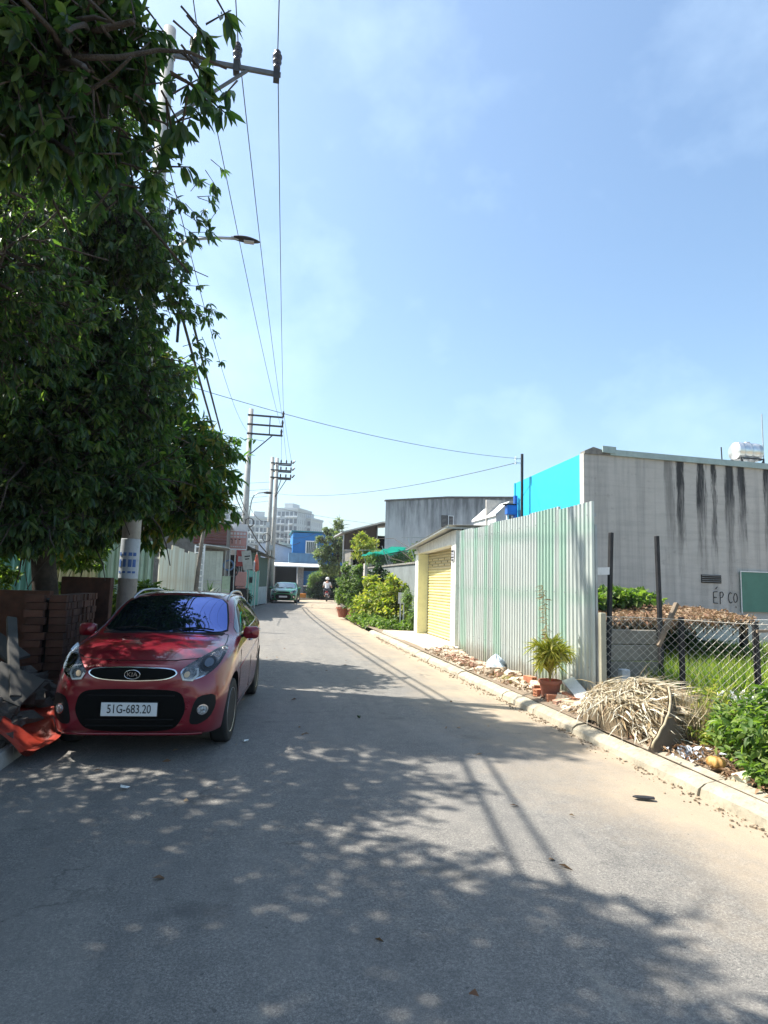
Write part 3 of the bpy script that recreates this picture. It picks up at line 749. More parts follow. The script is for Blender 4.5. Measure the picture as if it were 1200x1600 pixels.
# backdrop houses further round, seen only in slivers
for (x, y, w_, h, d_, c, lb) in ((7.8, 58, 7, 4.2, 6, 'conc', 'plain grey house behind the small tree at the bend'), (-12, 26, 7, 3.6, 8, 'cream', 'cream house hidden behind the left fence')):
    h_ = thing('house', lb, 'house', (x, y, 0))
    MB().box(0, w_, 0, d_, 0, h).build('wall', M[c], h_)
    MB().prism_y([(-.3, h), (w_+.3, h), (w_/2, h+1.1)], -.3, d_+.3).build('roof', tin, h_)

# ------------------------------------------------------------ far apartment blocks
apw = mat('pale apartment concrete', (.42, .46, .48), .8, var=.06, vs=.1, bump=0, rv=.03)
apd = mat('apartment windows', (.07, .10, .13), .25, var=.3, vs=.3, bump=0, rv=0)
apl = mat('apartment white frames', (.74, .76, .77), .7, var=.04, vs=.2, bump=0, rv=0)
def apartment(name, lab, x, y, w_, d_, h, rz, bays, floors, top):
    a = thing('apartment_building', lab, 'apartment block', (x, y, -1), R(rz), 'apartment blocks on the skyline')
    MB().box(-w_/2, w_/2, 0, d_, 0, h).build('wall', apw, a)
    MB().box(-w_/2-.3, w_/2+.3, -.3, d_+.3, h, h+.9).box(-w_/6, w_/6, d_*.2, d_*.7, h+.9, h+3.2).build('roof', apw, a)
    wnd, frm = MB(), MB(); fh = (h - 1) / floors; bw = w_ / bays
    for i in range(bays):
        for j in range(floors):
            x0 = -w_/2 + i*bw; z0 = .8 + j*fh
            wnd.box(x0+bw*.16, x0+bw*.84, -.12, -.02, z0+fh*.2, z0+fh*.82)
            if (i + j*top) % 2 == 0 or i % 3 == 1: frm.box(x0+bw*.1, x0+bw*.9, -.9, -.13, z0+fh*.02, z0+fh*.22)
        if i % 2 == 0: frm.box(-w_/2+i*bw-.18, -w_/2+i*bw+.18, -.7, -.03, 0, h*.86)
    ds = max(2, int(d_/bw))
    for i in range(ds):
        for j in range(floors):
            y0 = i*d_/ds; z0 = .8 + j*fh
            for xx, s in ((-w_/2, -1), (w_/2, 1)):
                wnd.box(min(xx, xx+s*.1)+.0, max(xx, xx+s*.1), y0+1, y0+d_/ds-1, z0+fh*.2, z0+fh*.82)
    wnd.build('window', apd, a, kind='stuff'); frm.build('balcony', apl, a, kind='stuff')
apartment('a', 'tallest stepped apartment block on the skyline behind the double pole', 9.2, 262, 11.5, 14, 32.0, -28, 6, 10, 1)
apartment('a', 'lower pale wing joined to the right of the stepped apartment block', 17.0, 268, 8, 12, 28.8, -30, 4, 9, 0)
apartment('a', 'low white framed apartment block showing between the two utility poles', -1.3, 250, 13, 12, 26.5, 6, 8, 9, 1)
apartment('a', 'leftmost long grey apartment block above the brown sheet', -16.5, 262, 17, 14, 29.5, 8, 9, 10, 0)
# ------------------------------------------------------------ utility poles
polec = mat('spun concrete pole', (.40, .40, .38), .85, var=.15, vs=2, bump=.3, bs=30, grime=.35, streak=.3)
porc = mat('brown porcelain', (.035, .022, .02), .25, var=.1, bump=0)
def insulator(mb, x, y, z, s=1.0):
    mb.lathe([(.02*s, -.10*s), (.05*s, -.08*s), (.05*s, -.02*s), (.035*s, 0), (.065*s, .03*s), (.065*s, .06*s), (.04*s, .08*s), (.07*s, .11*s), (.07*s, .14*s), (.04*s, .16*s), (.05*s, .2*s), (.03*s, .23*s), (0, .24*s)], 14, (x, y, z))
M['arm'] = mat('dark painted crossarm steel', (.09, .095, .10), .6, metal=.2, var=.25, vs=6)
PX1, PY1 = -1.89, 9.6
p1 = thing('utility_pole', 'nearest concrete power pole rising through the tree behind the red car', 'utility pole', (PX1, PY1, 0))
MB().lathe([(.140, 0), (.095, 10.35), (0, 10.36)], 18).build('pole', polec, p1, smooth=True)
MB().box(-.1, 1.80, -.05, .0, 9.845, 9.915).build('crossarm', M['arm'], p1)
MB().beam((.10, -.03, 8.75), (1.25, -.03, 9.84), .04, .04).build('brace', M['arm'], p1)
insx = (.44, 1.08, 1.73)
for k, x in enumerate(insx):
    b = MB(); b.box(x-.05, x+.05, -.09, .03, 9.76, 9.95); ip = b.build('bracket', M['black_iron'], p1)
    b = MB(); insulator(b, x, -.03, 10.05, 1.15); b.build('insulator', porc, p1, smooth=True)
MB().tube([(.08, 0, 5.70), (.45, 0, 5.66)], .03, 8).build('cable_arm', M['black_iron'], p1)
MB().tube([(.06, -.02, 5.0), (.30, 0, 5.0)], .025, 8).build('cable_arm', M['black_iron'], p1)
MB().tube([(.45, 0, 5.1), (.45, 0, 6.2)], .022, 8).build('riser', M['black_iron'], p1)
for z in (5.68, 5.0, 8.75, 9.88, 6.3): MB().lathe([(.11+.006*(10-z), -.03), (.115+.006*(10-z), -.03), (.115+.006*(10-z), .03), (.11+.006*(10-z), .03)], 16, (0, 0, z)).build('clamp', M['galv'], p1)
# white and blue notice painted on the pole
nt = MB(); nt.lathe([(.1365, 1.45), (.137, 1.46), (.134, 2.02), (.1335, 2.03)], 18); nt.build('notice', mat('white notice paint', (.50, .56, .62), .7, var=.1, grime=.3), p1, smooth=True)
nb = mat('blue notice paint', (.06, .14, .38), .7)
for z, h in ((1.78, .05), (1.62, .11), (1.53, .03)):
    for a0 in (-150, -118, -86, -60):
        b = MB(); a1, a2 = R(a0), R(a0+20)
        b.add([(.1395*cos(a), .1395*sin(a), zz) for zz in (z, z+h) for a in (a1, (a1+a2)/2, a2)], [(0, 1, 4, 3), (1, 2, 5, 4)]); b.build('printed_mark', nb, p1)
# street lamp on the pole
sl = thing('street_lamp', 'dark flat street lamp head on a thin arm sticking out of the tree', 'street lamp', (PX1, PY1, 0))
MB().tube([(.1, 0, 6.35), (.5, 0, 6.78), (.9, 0, 6.88), (1.28, 0, 6.915)], .024, 8).build('arm', M['galv'], sl, smooth=True)
hd = MB()
def headf(u, v):
    t = 2*pi*v; x = 1.2 + .42*u; w_ = .085*sin(pi*min(1, u*.75+.2))**.7 * (1 if u < .98 else .2); h = .04*sin(pi*min(.97, u*.8+.14))
    return (x, w_*cos(t), 6.92 + h*sin(t)*(1.2 if sin(t) > 0 else .6) - .02*u)
hd.grid(headf, 12, 16); hd.build('lamp_head', M['black_iron'], sl, smooth=True)
MB().box(1.36, 1.52, -.05, .05, 6.872, 6.884).build('led_panel', mat('lamp glass', (.45, .43, .45), .3, bump=0), sl)
MB().lathe([(.03, 0), (.03, .09)], 10, (1.16, 0, 6.915), Matrix.Rotation(R(90), 3, 'Y')).build('collar', M['galv'], sl)

PX2, PY2 = -1.0, 36.0
p2 = thing('utility_pole', 'tall grey pole with three level crossarm frame further up the lane', 'utility pole', (PX2, PY2, 0))
MB().lathe([(.20, 0), (.13, 11.4), (0, 11.41)], 18).build('pole', polec, p2, smooth=True)
for z in (11.0, 10.45, 9.9): MB().box(-.18, 1.88, -.16, -.09, z-.05, z+.05).build('crossarm', M['black_iron'], p2)
MB().box(1.08, 1.14, -.18, -.12, 9.95, 11.0).build('strut', M['black_iron'], p2)
MB().beam((.1, -.14, 8.7), (1.3, -.14, 9.88), .06, .06).build('brace', M['black_iron'], p2)
for x, z in ((1.86, 11.05), (1.84, 10.5), (1.80, 9.95)):
    b = MB(); insulator(b, x, -.12, z+.08, 1.1); b.build('insulator', porc, p2, smooth=True)
PX3, PY3 = .45, 44.0
p3 = thing('utility_pole', 'farther twin concrete pole with crowded triple crossarms', 'utility pole', (PX3, PY3, 0))
for dx in (0, .34): MB().lathe([(.18, 0), (.12, 10.2), (0, 10.21)], 14, (dx, dx*.6, 0)).build('pole', polec, p3, smooth=True)
for z in (9.75, 9.25, 8.72):
    for dy in (-.2, .4): MB().box(-.1, 1.38, dy-.03, dy+.03, z-.05, z+.04).build('crossarm', M['black_iron'], p3)
    for x in (.62, 1.0, 1.34):
        b = MB(); insulator(b, x, .1, z+.12, .9); b.build('insulator', porc, p3, smooth=True)
    b = MB(); b.lathe([(.03, 0), (.09, .05), (.03, .1), (.09, .15), (.03, .2), (.08, .25), (0, .3)], 10, (1.42, -.1, z+.05), Matrix.Rotation(R(40), 3, 'Y')); b.build('insulator', porc, p3, smooth=True)
for x in (.7, 1.1): MB().beam((.3, -.2, 7.3), (x, -.2, 8.7), .05, .05).build('brace', M['black_iron'], p3)
sl2 = thing('street_lamp', 'grey curved street lamp arm between the two distant poles', 'street lamp', (PX2, PY2, 0))
pts = [(.18, 0, 4.6), (.22, 0, 5.3), (.30, 0, 6.0), (.42, 0, 6.3), (.62, 0, 6.45), (1.0, 0, 6.5)]
MB().tube(pts, .035, 8).build('arm', M['galv'], sl2, smooth=True)
MB().tube([(.1, 0, 4.7), (.18, 0, 4.7)], .04, 8).build('clamp', M['galv'], sl2)
MB().lathe([(0, 0), (.05, .03), (.08, .2), (.07, .4), (0, .5)], 12, (.95, 0, 6.5), Matrix.Rotation(R(90), 3, 'Y')).build('lamp_head', M['black_iron'], sl2, smooth=True)

# ------------------------------------------------------------ wires
def cable(p0, p1, sag, r, label, group, n=26, wob=0, mat_=None, cat='cable'):
    p0, p1 = Vector(p0), Vector(p1); pts = []
    for i in range(n+1):
        t = i/n; p = p0.lerp(p1, t); p.z -= sag*4*t*(1-t)
        if wob: p.x += wob*sin(t*21); p.z += wob*cos(t*17)
        pts.append(p)
    return MB().tube(pts, r, 6).build('power_cable' if 'power' in label else 'overhead_cable', mat_ or M['wire'], None, True, label=label, cat=cat, group=group)
gp_ = 'power cables on the porcelain insulators'
zt = 10.05 + .24*1.15
tops2 = [(PX2+1.80, PY2-.12, 10.3), (PX2+1.84, PY2-.12, 10.85), (PX2+1.86, PY2-.12, 11.4)]
names = ['innermost', 'middle', 'outermost']
for k in range(3):
    a = (PX1+insx[k], PY1-.03, zt)
    cable((a[0]-.35+.1*k, -26, zt+.3), a, .55, .009, f'{names[k]} power cable from above the camera to the nearest crossarm', gp_)
    cable(a, tops2[k], .35, .009, f'{names[k]} power cable from the nearest crossarm to the second pole', gp_)
    cable(tops2[k], (PX3+(.62, 1.0, 1.34)[k], PY3-.1, (9.95, 9.45, 8.95)[2-k] if 0 else 9.98-.0*k), .12, .010, f'{names[k]} power cable between the second and the twin pole', gp_)
gb = 'thick black telecom cables hung below the power lines'
A = (PX1+.45, PY1, 5.66)
cable((-6.6, -12, 8.2), A, .35, .024, 'thick black cable bundle coming from behind the camera to the pole', gb)
cable((-6.4, -12, 8.5), (A[0]+.12, A[1], 5.75), .35, .022, 'second thick black cable bundle running close above the first', gb)
cable(A, (PX2-.05, PY2-.2, 5.15), -.22+.62, .024, 'lower of two thick black cables leaving the tree towards the second pole', gb)
cable((A[0]+.12, A[1], 5.75), (PX2+.05, PY2-.2, 5.3), .32, .022, 'upper of two thick black cables leaving the tree towards the second pole', gb)
cable((PX2-.1, PY2-.2, 5.15), (PX3, PY3-.2, 3.3), .25, .04, 'thick cable bundle drooping from the second pole to the twin pole', gb)
cable((-2.6, 24, 4.6), (PX2-.1, PY2-.2, 4.25), .35, .035, 'thick drooping cable above the brown sheet ending at the second pole', gb)
cable((-2.6, 22, 4.9), (PX2-.1, PY2-.2, 4.9), .3, .014, 'thin drooping cable above the brown sheet', gb)
gt = 'thin service wires crossing the sky'
cable((PX1+.1, PY1, 8.1), (PX2-.1, PY2, 10.0), .75, .008, 'thin slack wire from the near pole to the second pole', gt)
cable((PX1, PY1+3, 5.4), (7.98, 18.5, 5.66), .25, .0065, 'thin wire crossing the lane from the tree to the steel mast', gt)
cable((PX3+.1, PY3-.1, 7.6), (7.98, 18.5, 5.51), .55, .010, 'sagging service wire from the twin pole to the steel mast', gt)
for k, z in enumerate((8.4, 7.9, 7.4, 7.05)):
    cable((-8, 40+k, z-1.1), (PX3, PY3, z), .15, .011, ('highest', 'second highest', 'third highest', 'lowest')[k] + ' of the thin wires reaching the twin pole from the left', gt)
cable((PX3+.2, PY3, 6.6), (14, 60, 7.2), .2, .010, 'thin wire going right from the twin pole above the blue house', gt)
cable((PX3+.1, PY3, 4.2), (3.4, 55.9, 4.9), .3, .02, 'dark service cable running down to the blue house', gt)

# coils, boxes and drooping house drops on the far poles
for (x, y, z, r_, lb) in ((PX2+.25, PY2-.25, 4.7, .22, 'coil of spare black cable tied to the second pole'), (PX3-.15, PY3-.25, 4.4, .25, 'coil of spare black cable tied to the twin pole')):
    b = MB()
    for k in range(3): b.tube([(r_*(1+.08*k)*cos(2*pi*i/20), .02*k, r_*(1.1+.06*k)*sin(2*pi*i/20)) for i in range(20)], .014, 5, closed=True)
    b.build('cable_coil', M['wire'], None, True, (x, y, z), label=lb, cat='cable coil')
for (x, y, z, lb) in ((PX2+.1, PY2-.22, 3.6, 'grey meter box strapped to the second pole'), (PX3+.2, PY3-.25, 3.7, 'small grey box strapped to the twin pole'), (PX3-.1, PY3-.25, 5.3, 'upper small grey box on the twin pole')):
    MB().box(-.13, .13, -.09, .09, -.2, .2).build('junction_box', M['galv'], None, False, (x, y, z), bevel=.015, label=lb, cat='box')
drops = [((PX2, PY2-.2, 4.9), (-2.2, 30, 3.4), .5, 'slack house drop from the second pole to the pink sign shop'), ((PX2, PY2-.2, 4.6), (PX3, PY3-.2, 4.3), .6, 'deeply sagging service wire between the two far poles'),
         ((PX3, PY3-.2, 4.9), (.3, 38.6, 3.1), .35, 'service wire from twin pole down to the teal shop roof'), ((PX3, PY3-.2, 5.6), (PX2, PY2-.2, 6.0), .5, 'upper sagging service wire between the two far poles'),
         ((PX3, PY3-.2, 5.0), (5.0, 56.5, 6.0), .6, 'thin service wire from twin pole to the blue house roof'), ((-3.2, 24, 5.2), (PX2-.1, PY2-.2, 5.6), .5, 'slack thin wire above the rusty sheet')]
for a_, b__, sg, lb in drops: cable(a_, b__, sg, .014, lb, gt)
# ------------------------------------------------------------ left side: debris, bricks, tarp, low walls
M['brick_old'] = mat('dirty old brick', (.10, .042, .026), .95, var=.35, vs=7, bump=.5, bs=70, rv=.4, grime=.5)
bs = thing('brick_stack', 'stack of reused red bricks beside the red car', 'bricks', (0, 0, 0))
bb_ = MB().box(-.088, .088, -.038, .038, -.038, .038); bme = bb_.mesh('brick', M['brick_old'])
bb2 = MB().box(-.098, .098, -.045, .045, -.038, .038); bme2 = bb2.mesh('brick', M['brick_old'])
rows = 14
for j in range(rows):
    y = 7.5
    while y < 8.78:
        w_ = .082 if j > 8 or rnd.random() < .5 else .12
        if y + w_ > 8.84: break
        o = place('brick', bme, bs, (-2.19 + rnd.uniform(-.012, .012), y+w_/2, .145 + j*.0825))
        o.scale = (1, w_/.082, 1); o.rotation_euler = (0, 0, rnd.uniform(-.05, .05)); y += w_ + .004
    x = -2.56
    for k in range(1):
        o = place('brick', bme2, bs, (-2.40 - k*.2 + rnd.uniform(-.008, .008) - (.03 if j % 2 else 0), 7.51 + rnd.uniform(-.012, .012), .145 + j*.0825))
        o.rotation_euler = (0, 0, rnd.uniform(-.05, .05))
MB().box(-2.5, -2.29, 7.62, 8.8, .1, 1.2).build('core', M['dark'], bs)
MB().box(-4.8, -2.62, 8.6, 8.75, .05, 1.27).build('low_wall', M['brick_old'], label='dark low wall in deep shade behind the debris', cat='wall')
MB().box(-2.60, -1.98, 8.95, 9.15, .05, 1.46).build('low_wall', M['brick_old'], label='short dark wall behind the brick stack', cat='wall', bevel=.01)
# tiles and boards thrown on the verge
dm = mat('grey broken board', (.06, .058, .053), .85, var=.3, grime=.4)
specs = [((-2.25, 6.5, .72), (.045, .55, .02), (35, 12, 25), 'long grey board leaning out of the debris heap'),
         ((-2.55, 6.9, .80), (.12, .35, .015), (25, -8, 60), 'short board lying on top of the debris heap'),
         ((-2.15, 6.2, .50), (.22, .18, .012), (30, 25, -20), 'broken tile sheet tilted in the debris heap'),
         ((-2.5, 6.3, .42), (.3, .2, .015), (15, -25, 40), 'large broken sheet low in the debris heap'),
         ((-2.75, 6.8, .62), (.28, .22, .015), (-30, 15, 10), 'dull grey sheet at the back of the debris heap')]
for c, h, r_, lb in specs:
    m = Matrix.Rotation(R(r_[2]), 3, 'Z') @ Matrix.Rotation(R(r_[0]), 3, 'X') @ Matrix.Rotation(R(r_[1]), 3, 'Y')
    MB().obox(c, h, m).build('board', dm, label=lb, cat='board', bevel=.004)
b = MB()
for i in range(420):
    x = rnd.uniform(-3.1, -1.95); y = rnd.uniform(5.2, 7.5); z = .1 + .5*max(0, 1-((x+2.6)/.75)**2)*max(0, 1-((y-6.6)/1.1)**2)
    b.chunk((x, y, z), rnd.uniform(.03, .12), .5)
b.build('debris_heap', mat('dark rubble', (.09, .08, .07), .95, var=.5, vs=9, bump=.5, rv=0), label='shaded heap of broken bricks and rubbish left of the red car', cat='rubble', kind='stuff')
# red orange tarp
tm = mat('red orange tarpaulin', (.26, .02, .006), .5, var=.25, vs=3, bump=.4, bs=6, bd=.03)
b = MB()
def tarpf(u, v):
    x = -2.9 + 1.25*v; y = 5.35 + 1.9*u
    z = .15 + .42*(1-v)**1.2 + .07*sin(u*9+v*4) + .05*sin(v*11+u*5) + .02*sin(u*31+v*17)
    return (x + .06*sin(u*8), y + .05*sin(v*9), z if v < .93 else .125)
b.grid(tarpf, 46, 36); b.build('tarpaulin', tm, None, True, label='crumpled red orange tarpaulin on the verge beside the red car', cat='tarpaulin')

# sheet fences on the left
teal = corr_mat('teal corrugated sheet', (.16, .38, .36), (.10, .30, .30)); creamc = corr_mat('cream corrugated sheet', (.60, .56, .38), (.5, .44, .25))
lf = thing('corrugated_fence', 'teal and cream corrugated sheet fence glimpsed under the tree', 'fence', (0, 0, 0))
segs = [(-7.2, -6.2, teal), (-6.2, -5.25, teal), (-5.25, -4.35, teal), (-4.35, -3.9, creamc), (-3.9, -3.4, creamc), (-3.4, -2.8, M['corr_white']), (-2.8, -2.3, M['corr_white'])]
for i, (x0, x1, m_) in enumerate(segs):
    bb = MB(); bb.corr((x0, 14+.01*i), (x1+.03, 14+.01*i), .1, 2.25+rnd.uniform(-.04, .04), .15, .02); bb.build('metal_sheet', m_, lf, True)
for x in (-6.2, -4.35, -2.8): MB().box(x-.03, x+.03, 14.08, 14.14, 0, 2.2).build('post', M['galv'], lf)
lf2 = thing('corrugated_fence', 'white corrugated sheet fence along the left edge of the lane', 'fence', (0, 0, 0))
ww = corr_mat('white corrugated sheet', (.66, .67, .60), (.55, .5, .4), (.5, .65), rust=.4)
for i, y in enumerate((14.2, 15.1, 16.0, 16.9, 17.8, 18.7, 19.6)):
    x0, x1 = xl(y)-.32, xl(y+.9)-.32
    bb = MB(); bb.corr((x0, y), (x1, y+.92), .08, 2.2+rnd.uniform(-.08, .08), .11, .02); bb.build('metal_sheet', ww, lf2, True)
MB().beam((-2.24, 14.2, .5), (-2.1, 20.4, .5), .04, .04).build('rail', M['galv'], lf2)
MB().beam((-2.24, 14.2, 1.9), (-2.1, 20.4, 1.9), .04, .04).build('rail', M['galv'], lf2)
ld = thing('ladder', 'white weathered ladder standing by the sheet gate', 'ladder', (-1.93, 20.4, .08), R(4))
for x in (-.16, .12): MB().box(x, x+.05, -.02, .03, 0, 2.45).build('rail', M['white'], ld)
for k in range(13): MB().box(-.11, .12, -.01, .02, .15+k*.185, .19+k*.185).build('rung', M['white'], ld)
# old tree stem standing by the ladder
# gate panels
gt_m = mat('pale grey green sheet', (.42, .45, .38), .6, var=.1, vs=4, bump=.1, grime=.3, streak=.4)
ga = thing('sheet_gate', 'pale grey green sheet metal gate left of the shop signs', 'gate', (-2.12, 24, .08))
for k in range(3): MB().box(k*.24, k*.24+.232, 0, .03, .0, 2.42).build('panel', gt_m, ga)
for z in (1.22, 1.32): MB().box(0, .72, -.02, -.002, z, z+.03).build('crossbar', M['galv'], ga)
MB().box(-.1, -.01, -.02, .06, 0, 2.5).build('gate_post', M['galv'], ga)
ga2 = thing('sheet_gate', 'narrow green sheet door next to the dark doorway', 'door', (-1.42, 24.6, .08))
MB().box(0, .30, 0, .03, 0, 1.5).build('panel', mat('light green sheet', (.30, .40, .30), .6, grime=.25), ga2)
MB().box(0, .30, -.02, -.001, .95, .98).build('crossbar', M['galv'], ga2)
shk = thing('shack', 'lean shop shack with rusty brown sheet above the gate', 'shack', (0, 0, 0))
rust = corr_mat('rusty brown sheet', (.30, .24, .19), (.15, .05, .04), (.35, .5), .6, rust=.8)
b = MB()
for i in range(14):
    z0, z1 = 2.86 + i*.065, 2.86 + (i+1)*.065
    b.add([(-2.72, 26-.03*(i % 2), z0), (-1.42, 26-.03*(i % 2), z0-.02), (-1.42, 26-.03*((i+1) % 2), z1-.02), (-2.72, 26-.03*((i+1) % 2), z1)], [(0, 1, 2, 3)])
b.build('rusty_sheet', rust, shk)
MB().box(-4.5, -1.42, 26.02, 30, .05, 3.7).build('wall', M['conc_dark'], shk)
MB().prism_y([(-4.7, 3.78), (-1.3, 3.72), (-1.3, 3.78), (-4.7, 3.86)], 25.7, 30).build('roof', tin, shk)
MB().prism_y([(-2.3, 2.72), (-1.2, 2.62), (-1.2, 2.66), (-2.3, 2.77)], 23.8, 26).build('awning', tin, shk)
for x in (-1.38, -1.22, -1.02): MB().box(x, x+.04, 24.9, 24.94, .05, 2.6).build('post', M['galv'], shk)
# shop with pink signs
sh2 = thing('shop', 'small roadside shop with dark doorway behind the pink signs', 'shop', (0, 0, 0))
MB().prism([(-4, 30.1), (-1.42, 30.1), (-1.05, 33.9), (-4, 33.9)], .05, 3.2).build('wall', M['conc'], sh2)
MB().prism([(-4.1, 29.7), (-1.1, 29.7), (-.45, 34.2), (-4.1, 34.2)], 3.21, 3.3).build('roof', tin, sh2)
MB().prism([(-1.5, 30.0), (-1.42, 30.0), (-1.34, 31.2), (-1.42, 31.2)], .05, 2.3).build('doorway', M['dark'], sh2)
for x, y in ((-1.0, 29.8), (-.8, 31.5)): MB().box(x, x+.05, y, y+.05, .05, 3.2).build('post', M['galv'], sh2)
MB().box(-1.42, -1.05, 29.9, 30.0, .05, 2.6).build('shutter', M['dark'], sh2)
pink = mat('faded pink sign', (.60, .30, .26), .6, var=.08, vs=4, bump=0, grime=.15); pale = mat('faded white sign', (.58, .55, .54), .6, var=.08, vs=4, bump=0, grime=.15)
ps = thing('sign_board', 'large faded pink and white shop sign on a post above the hoops', 'sign', (-1.15, 29.0, 0))
MB().box(-.48, .46, 0, .05, 2.86, 3.98).build('board', pink, ps)
MB().box(-.50, .48, -.01, .05, 3.66, 4.0).build('board_top', pale, ps)
MB().box(-.5, .48, -.012, .052, 2.80, 2.86).build('frame', M['white'], ps)
MB().box(.46, .50, -.012, .05, 2.8, 3.66).build('frame', M['white'], ps)
for k in range(6): MB().box(-.42+k*.145, -.32+k*.145, -.008, -.001, 3.5, 3.61).build('letter_mark', pale, ps)
for k in range(6): MB().box(-.42+k*.145, -.31+k*.145, -.008, -.001, 3.37, 3.44).build('letter_mark', pale, ps)
for k in range(3):
    MB().box(-.26+k*.18, -.18+k*.18, -.008, -.001, 3.27, 3.31).build('letter_mark', M['dark'], ps)
    MB().box(-.2+k*.18, -.17+k*.18, -.008, -.001, 3.08, 3.27).build('letter_mark', pale if k else M['dark'], ps)
for k in range(9): MB().box(-.4+k*.09, -.34+k*.09, -.008, -.001, 2.93, 2.98).build('letter_mark', pale, ps)
MB().tube([(-.3, .08, .1), (-.3, .08, 2.9)], .025, 8).build('post', M['galv'], ps)
MB().tube([(.3, .08, .1), (.3, .08, 2.9)], .025, 8).build('post', M['galv'], ps)
def ring(c, r, th, m_, lb, tilt=0):
    b = MB(); b.tube([(r*cos(2*pi*i/28), tilt*sin(2*pi*i/28), r*sin(2*pi*i/28)) for i in range(28)], th, 8, closed=True)
    return b.build('hanging_hoop', m_, None, True, c, label=lb, cat='hoop')
ring((-1.28, 26.0, 2.03), .20, .035, mat('blue hose', (.08, .17, .32), .5), 'coiled blue hose hoop hanging below the pink sign', .03)
ring((-1.12, 26.3, 1.78), .20, .028, mat('dark tyre rubber', (.05, .055, .05), .7), 'grey bicycle tyre hanging right of the blue hoop', .03)
rs = thing('banner', 'red and white faded banner hanging under the large pink sign', 'banner', (-.86, 28.5, 0))
MB().box(-.22, .14, 0, .03, 2.05, 2.78).build('cloth', mat('faded red banner', (.45, .09, .08), .7, var=.15), rs)
MB().box(-.14, .08, -.01, -.001, 2.25, 2.5).build('print', pale, rs)
gs = thing('sign_board', 'pale grey rectangular sign with two dark lines right of pink sign', 'sign', (-.60, 28.2, 0))
q = Matrix.Rotation(R(-9), 3, 'Y')
MB().obox((0, 0, 2.33), (.21, .02, .42), q).build('board', mat('pale grey sign', (.46, .46, .40), .6, grime=.2), gs)
for z, w_ in ((2.5, .12), (2.38, .09)): MB().obox((0, -.024, z), (w_, .004, .025), q).build('letter_mark', M['dark'], gs)
MB().tube([(.1, .04, .1), (.1, .04, 2.5)], .02, 8).build('post', M['galv'], gs)
pt = thing('chair', 'upturned faded pink plastic chair at the shop front', 'chair', (-.80, 27.6, .08))
MB().prism_y([(-.24, 1.08), (.2, 1.08), (.23, 1.2), (.23, 1.72), (-.24, 1.72), (-.26, 1.2)], 0, .06).build('backrest', pink, pt, bevel=.02)
MB().box(-.2, .2, .0, .4, 1.0, 1.05).build('seat', pink, pt)
MB().box(-.25, .25, -.02, .42, 0, 1.0).build('dark_stand', M['black_iron'], pt)
um = thing('parasol', 'folded red and white parasol hanging by the teal doors', 'parasol', (-.20, 30.5, 0))
MB().lathe([(.02, 1.85), (.13, 1.95), (.11, 2.3), (.04, 2.68), (0, 2.7)], 12).build('canopy', mat('red cloth', (.45, .10, .06), .7, var=.3, vs=5), um)
MB().tube([(0, 0, .1), (0, 0, 2.8)], .02, 8).build('pole', M['white'], um)
MB().lathe([(.03, 1.85), (.06, 1.9), (.05, 2.3), (0, 2.4)], 10, (-.1, -.06, 0)).build('cloth_flap', M['white'], um)
# teal doors
tl = thing('shop', 'teal painted sheet metal shopfront with grey awning roof', 'shop', (0, 0, 0))
tealp = mat('teal paint', (.06, .33, .30), .55, var=.12, vs=3, bump=.05, grime=.3); teald = mat('dark green mesh', (.03, .09, .08), .8, var=.3, vs=20)
def panel(x0, y0, x1, y1, z0, z1, m_, nm, par, th=.04):
    d = Vector((x1-x0, y1-y0)); n = Vector((-d.y, d.x)).normalized()*th
    MB().prism([(x0, y0), (x1, y1), (x1+n.x, y1+n.y), (x0+n.x, y0+n.y)], z0, z1).build(nm, m_, par)
panel(-.72, 32.0, -.30, 34.2, .08, 1.95, tealp, 'door', tl)
panel(-.30, 34.2, -.05, 35.4, .08, 1.95, tealp, 'door', tl)
panel(-.72, 32.0, -.02, 35.4, 1.97, 2.9, teald, 'mesh_panel', tl)
panel(-.05, 35.6, .45, 38.2, 1.1, 2.75, teald, 'mesh_panel', tl)
panel(-.05, 35.6, .45, 38.2, .08, 1.08, mat('blue grey panel', (.25, .36, .42), .6, grime=.3), 'lower_panel', tl)
for x, y in ((-.72, 31.9), (-.36, 33.9), (-.06, 35.4), (.44, 38.1)): MB().box(x-.02, x+.03, y-.03, y+.03, .05, 2.9).build('post', M['white'], tl)
MB().box(-.5, -.38, 32.9, 33.6, 1.3, 1.6).build('emblem', M['black_iron'], tl)
b = MB(); b.add([(-1.6, 31.6, 3.35), (-.35, 31.4, 3.02), (.95, 38.9, 2.78), (-1.0, 39.3, 3.2)], [(0, 1, 2, 3)]); b.add([(-1.6, 31.6, 3.31), (-.35, 31.4, 2.97), (.95, 38.9, 2.73), (-1.0, 39.3, 3.15)], [(0, 1, 2, 3)]); b.build('roof', tin, tl)
MB().prism([(-3.5, 34.2), (-1.3, 34.2), (-.2, 40.5), (-3.5, 40.5)], .05, 3.1).build('wall', M['conc_dark'], tl)
panel(-1.6, 38.3, .48, 38.3, .08, 2.8, M['conc_dark'], 'end_wall', tl)
gh = thing('house', 'grey house with shed roof behind the teal shopfront', 'house', (-5, 39.5, 0))
MB().prism_y([(0, 0), (4.6, 0), (4.6, 3.6), (0, 4.0)], 0, 6).build('wall', whw, gh)
MB().prism_y([(-.2, 4.02), (4.8, 3.6), (4.8, 3.7), (-.2, 4.12)], -.3, 6.2).build('roof', tin, gh)

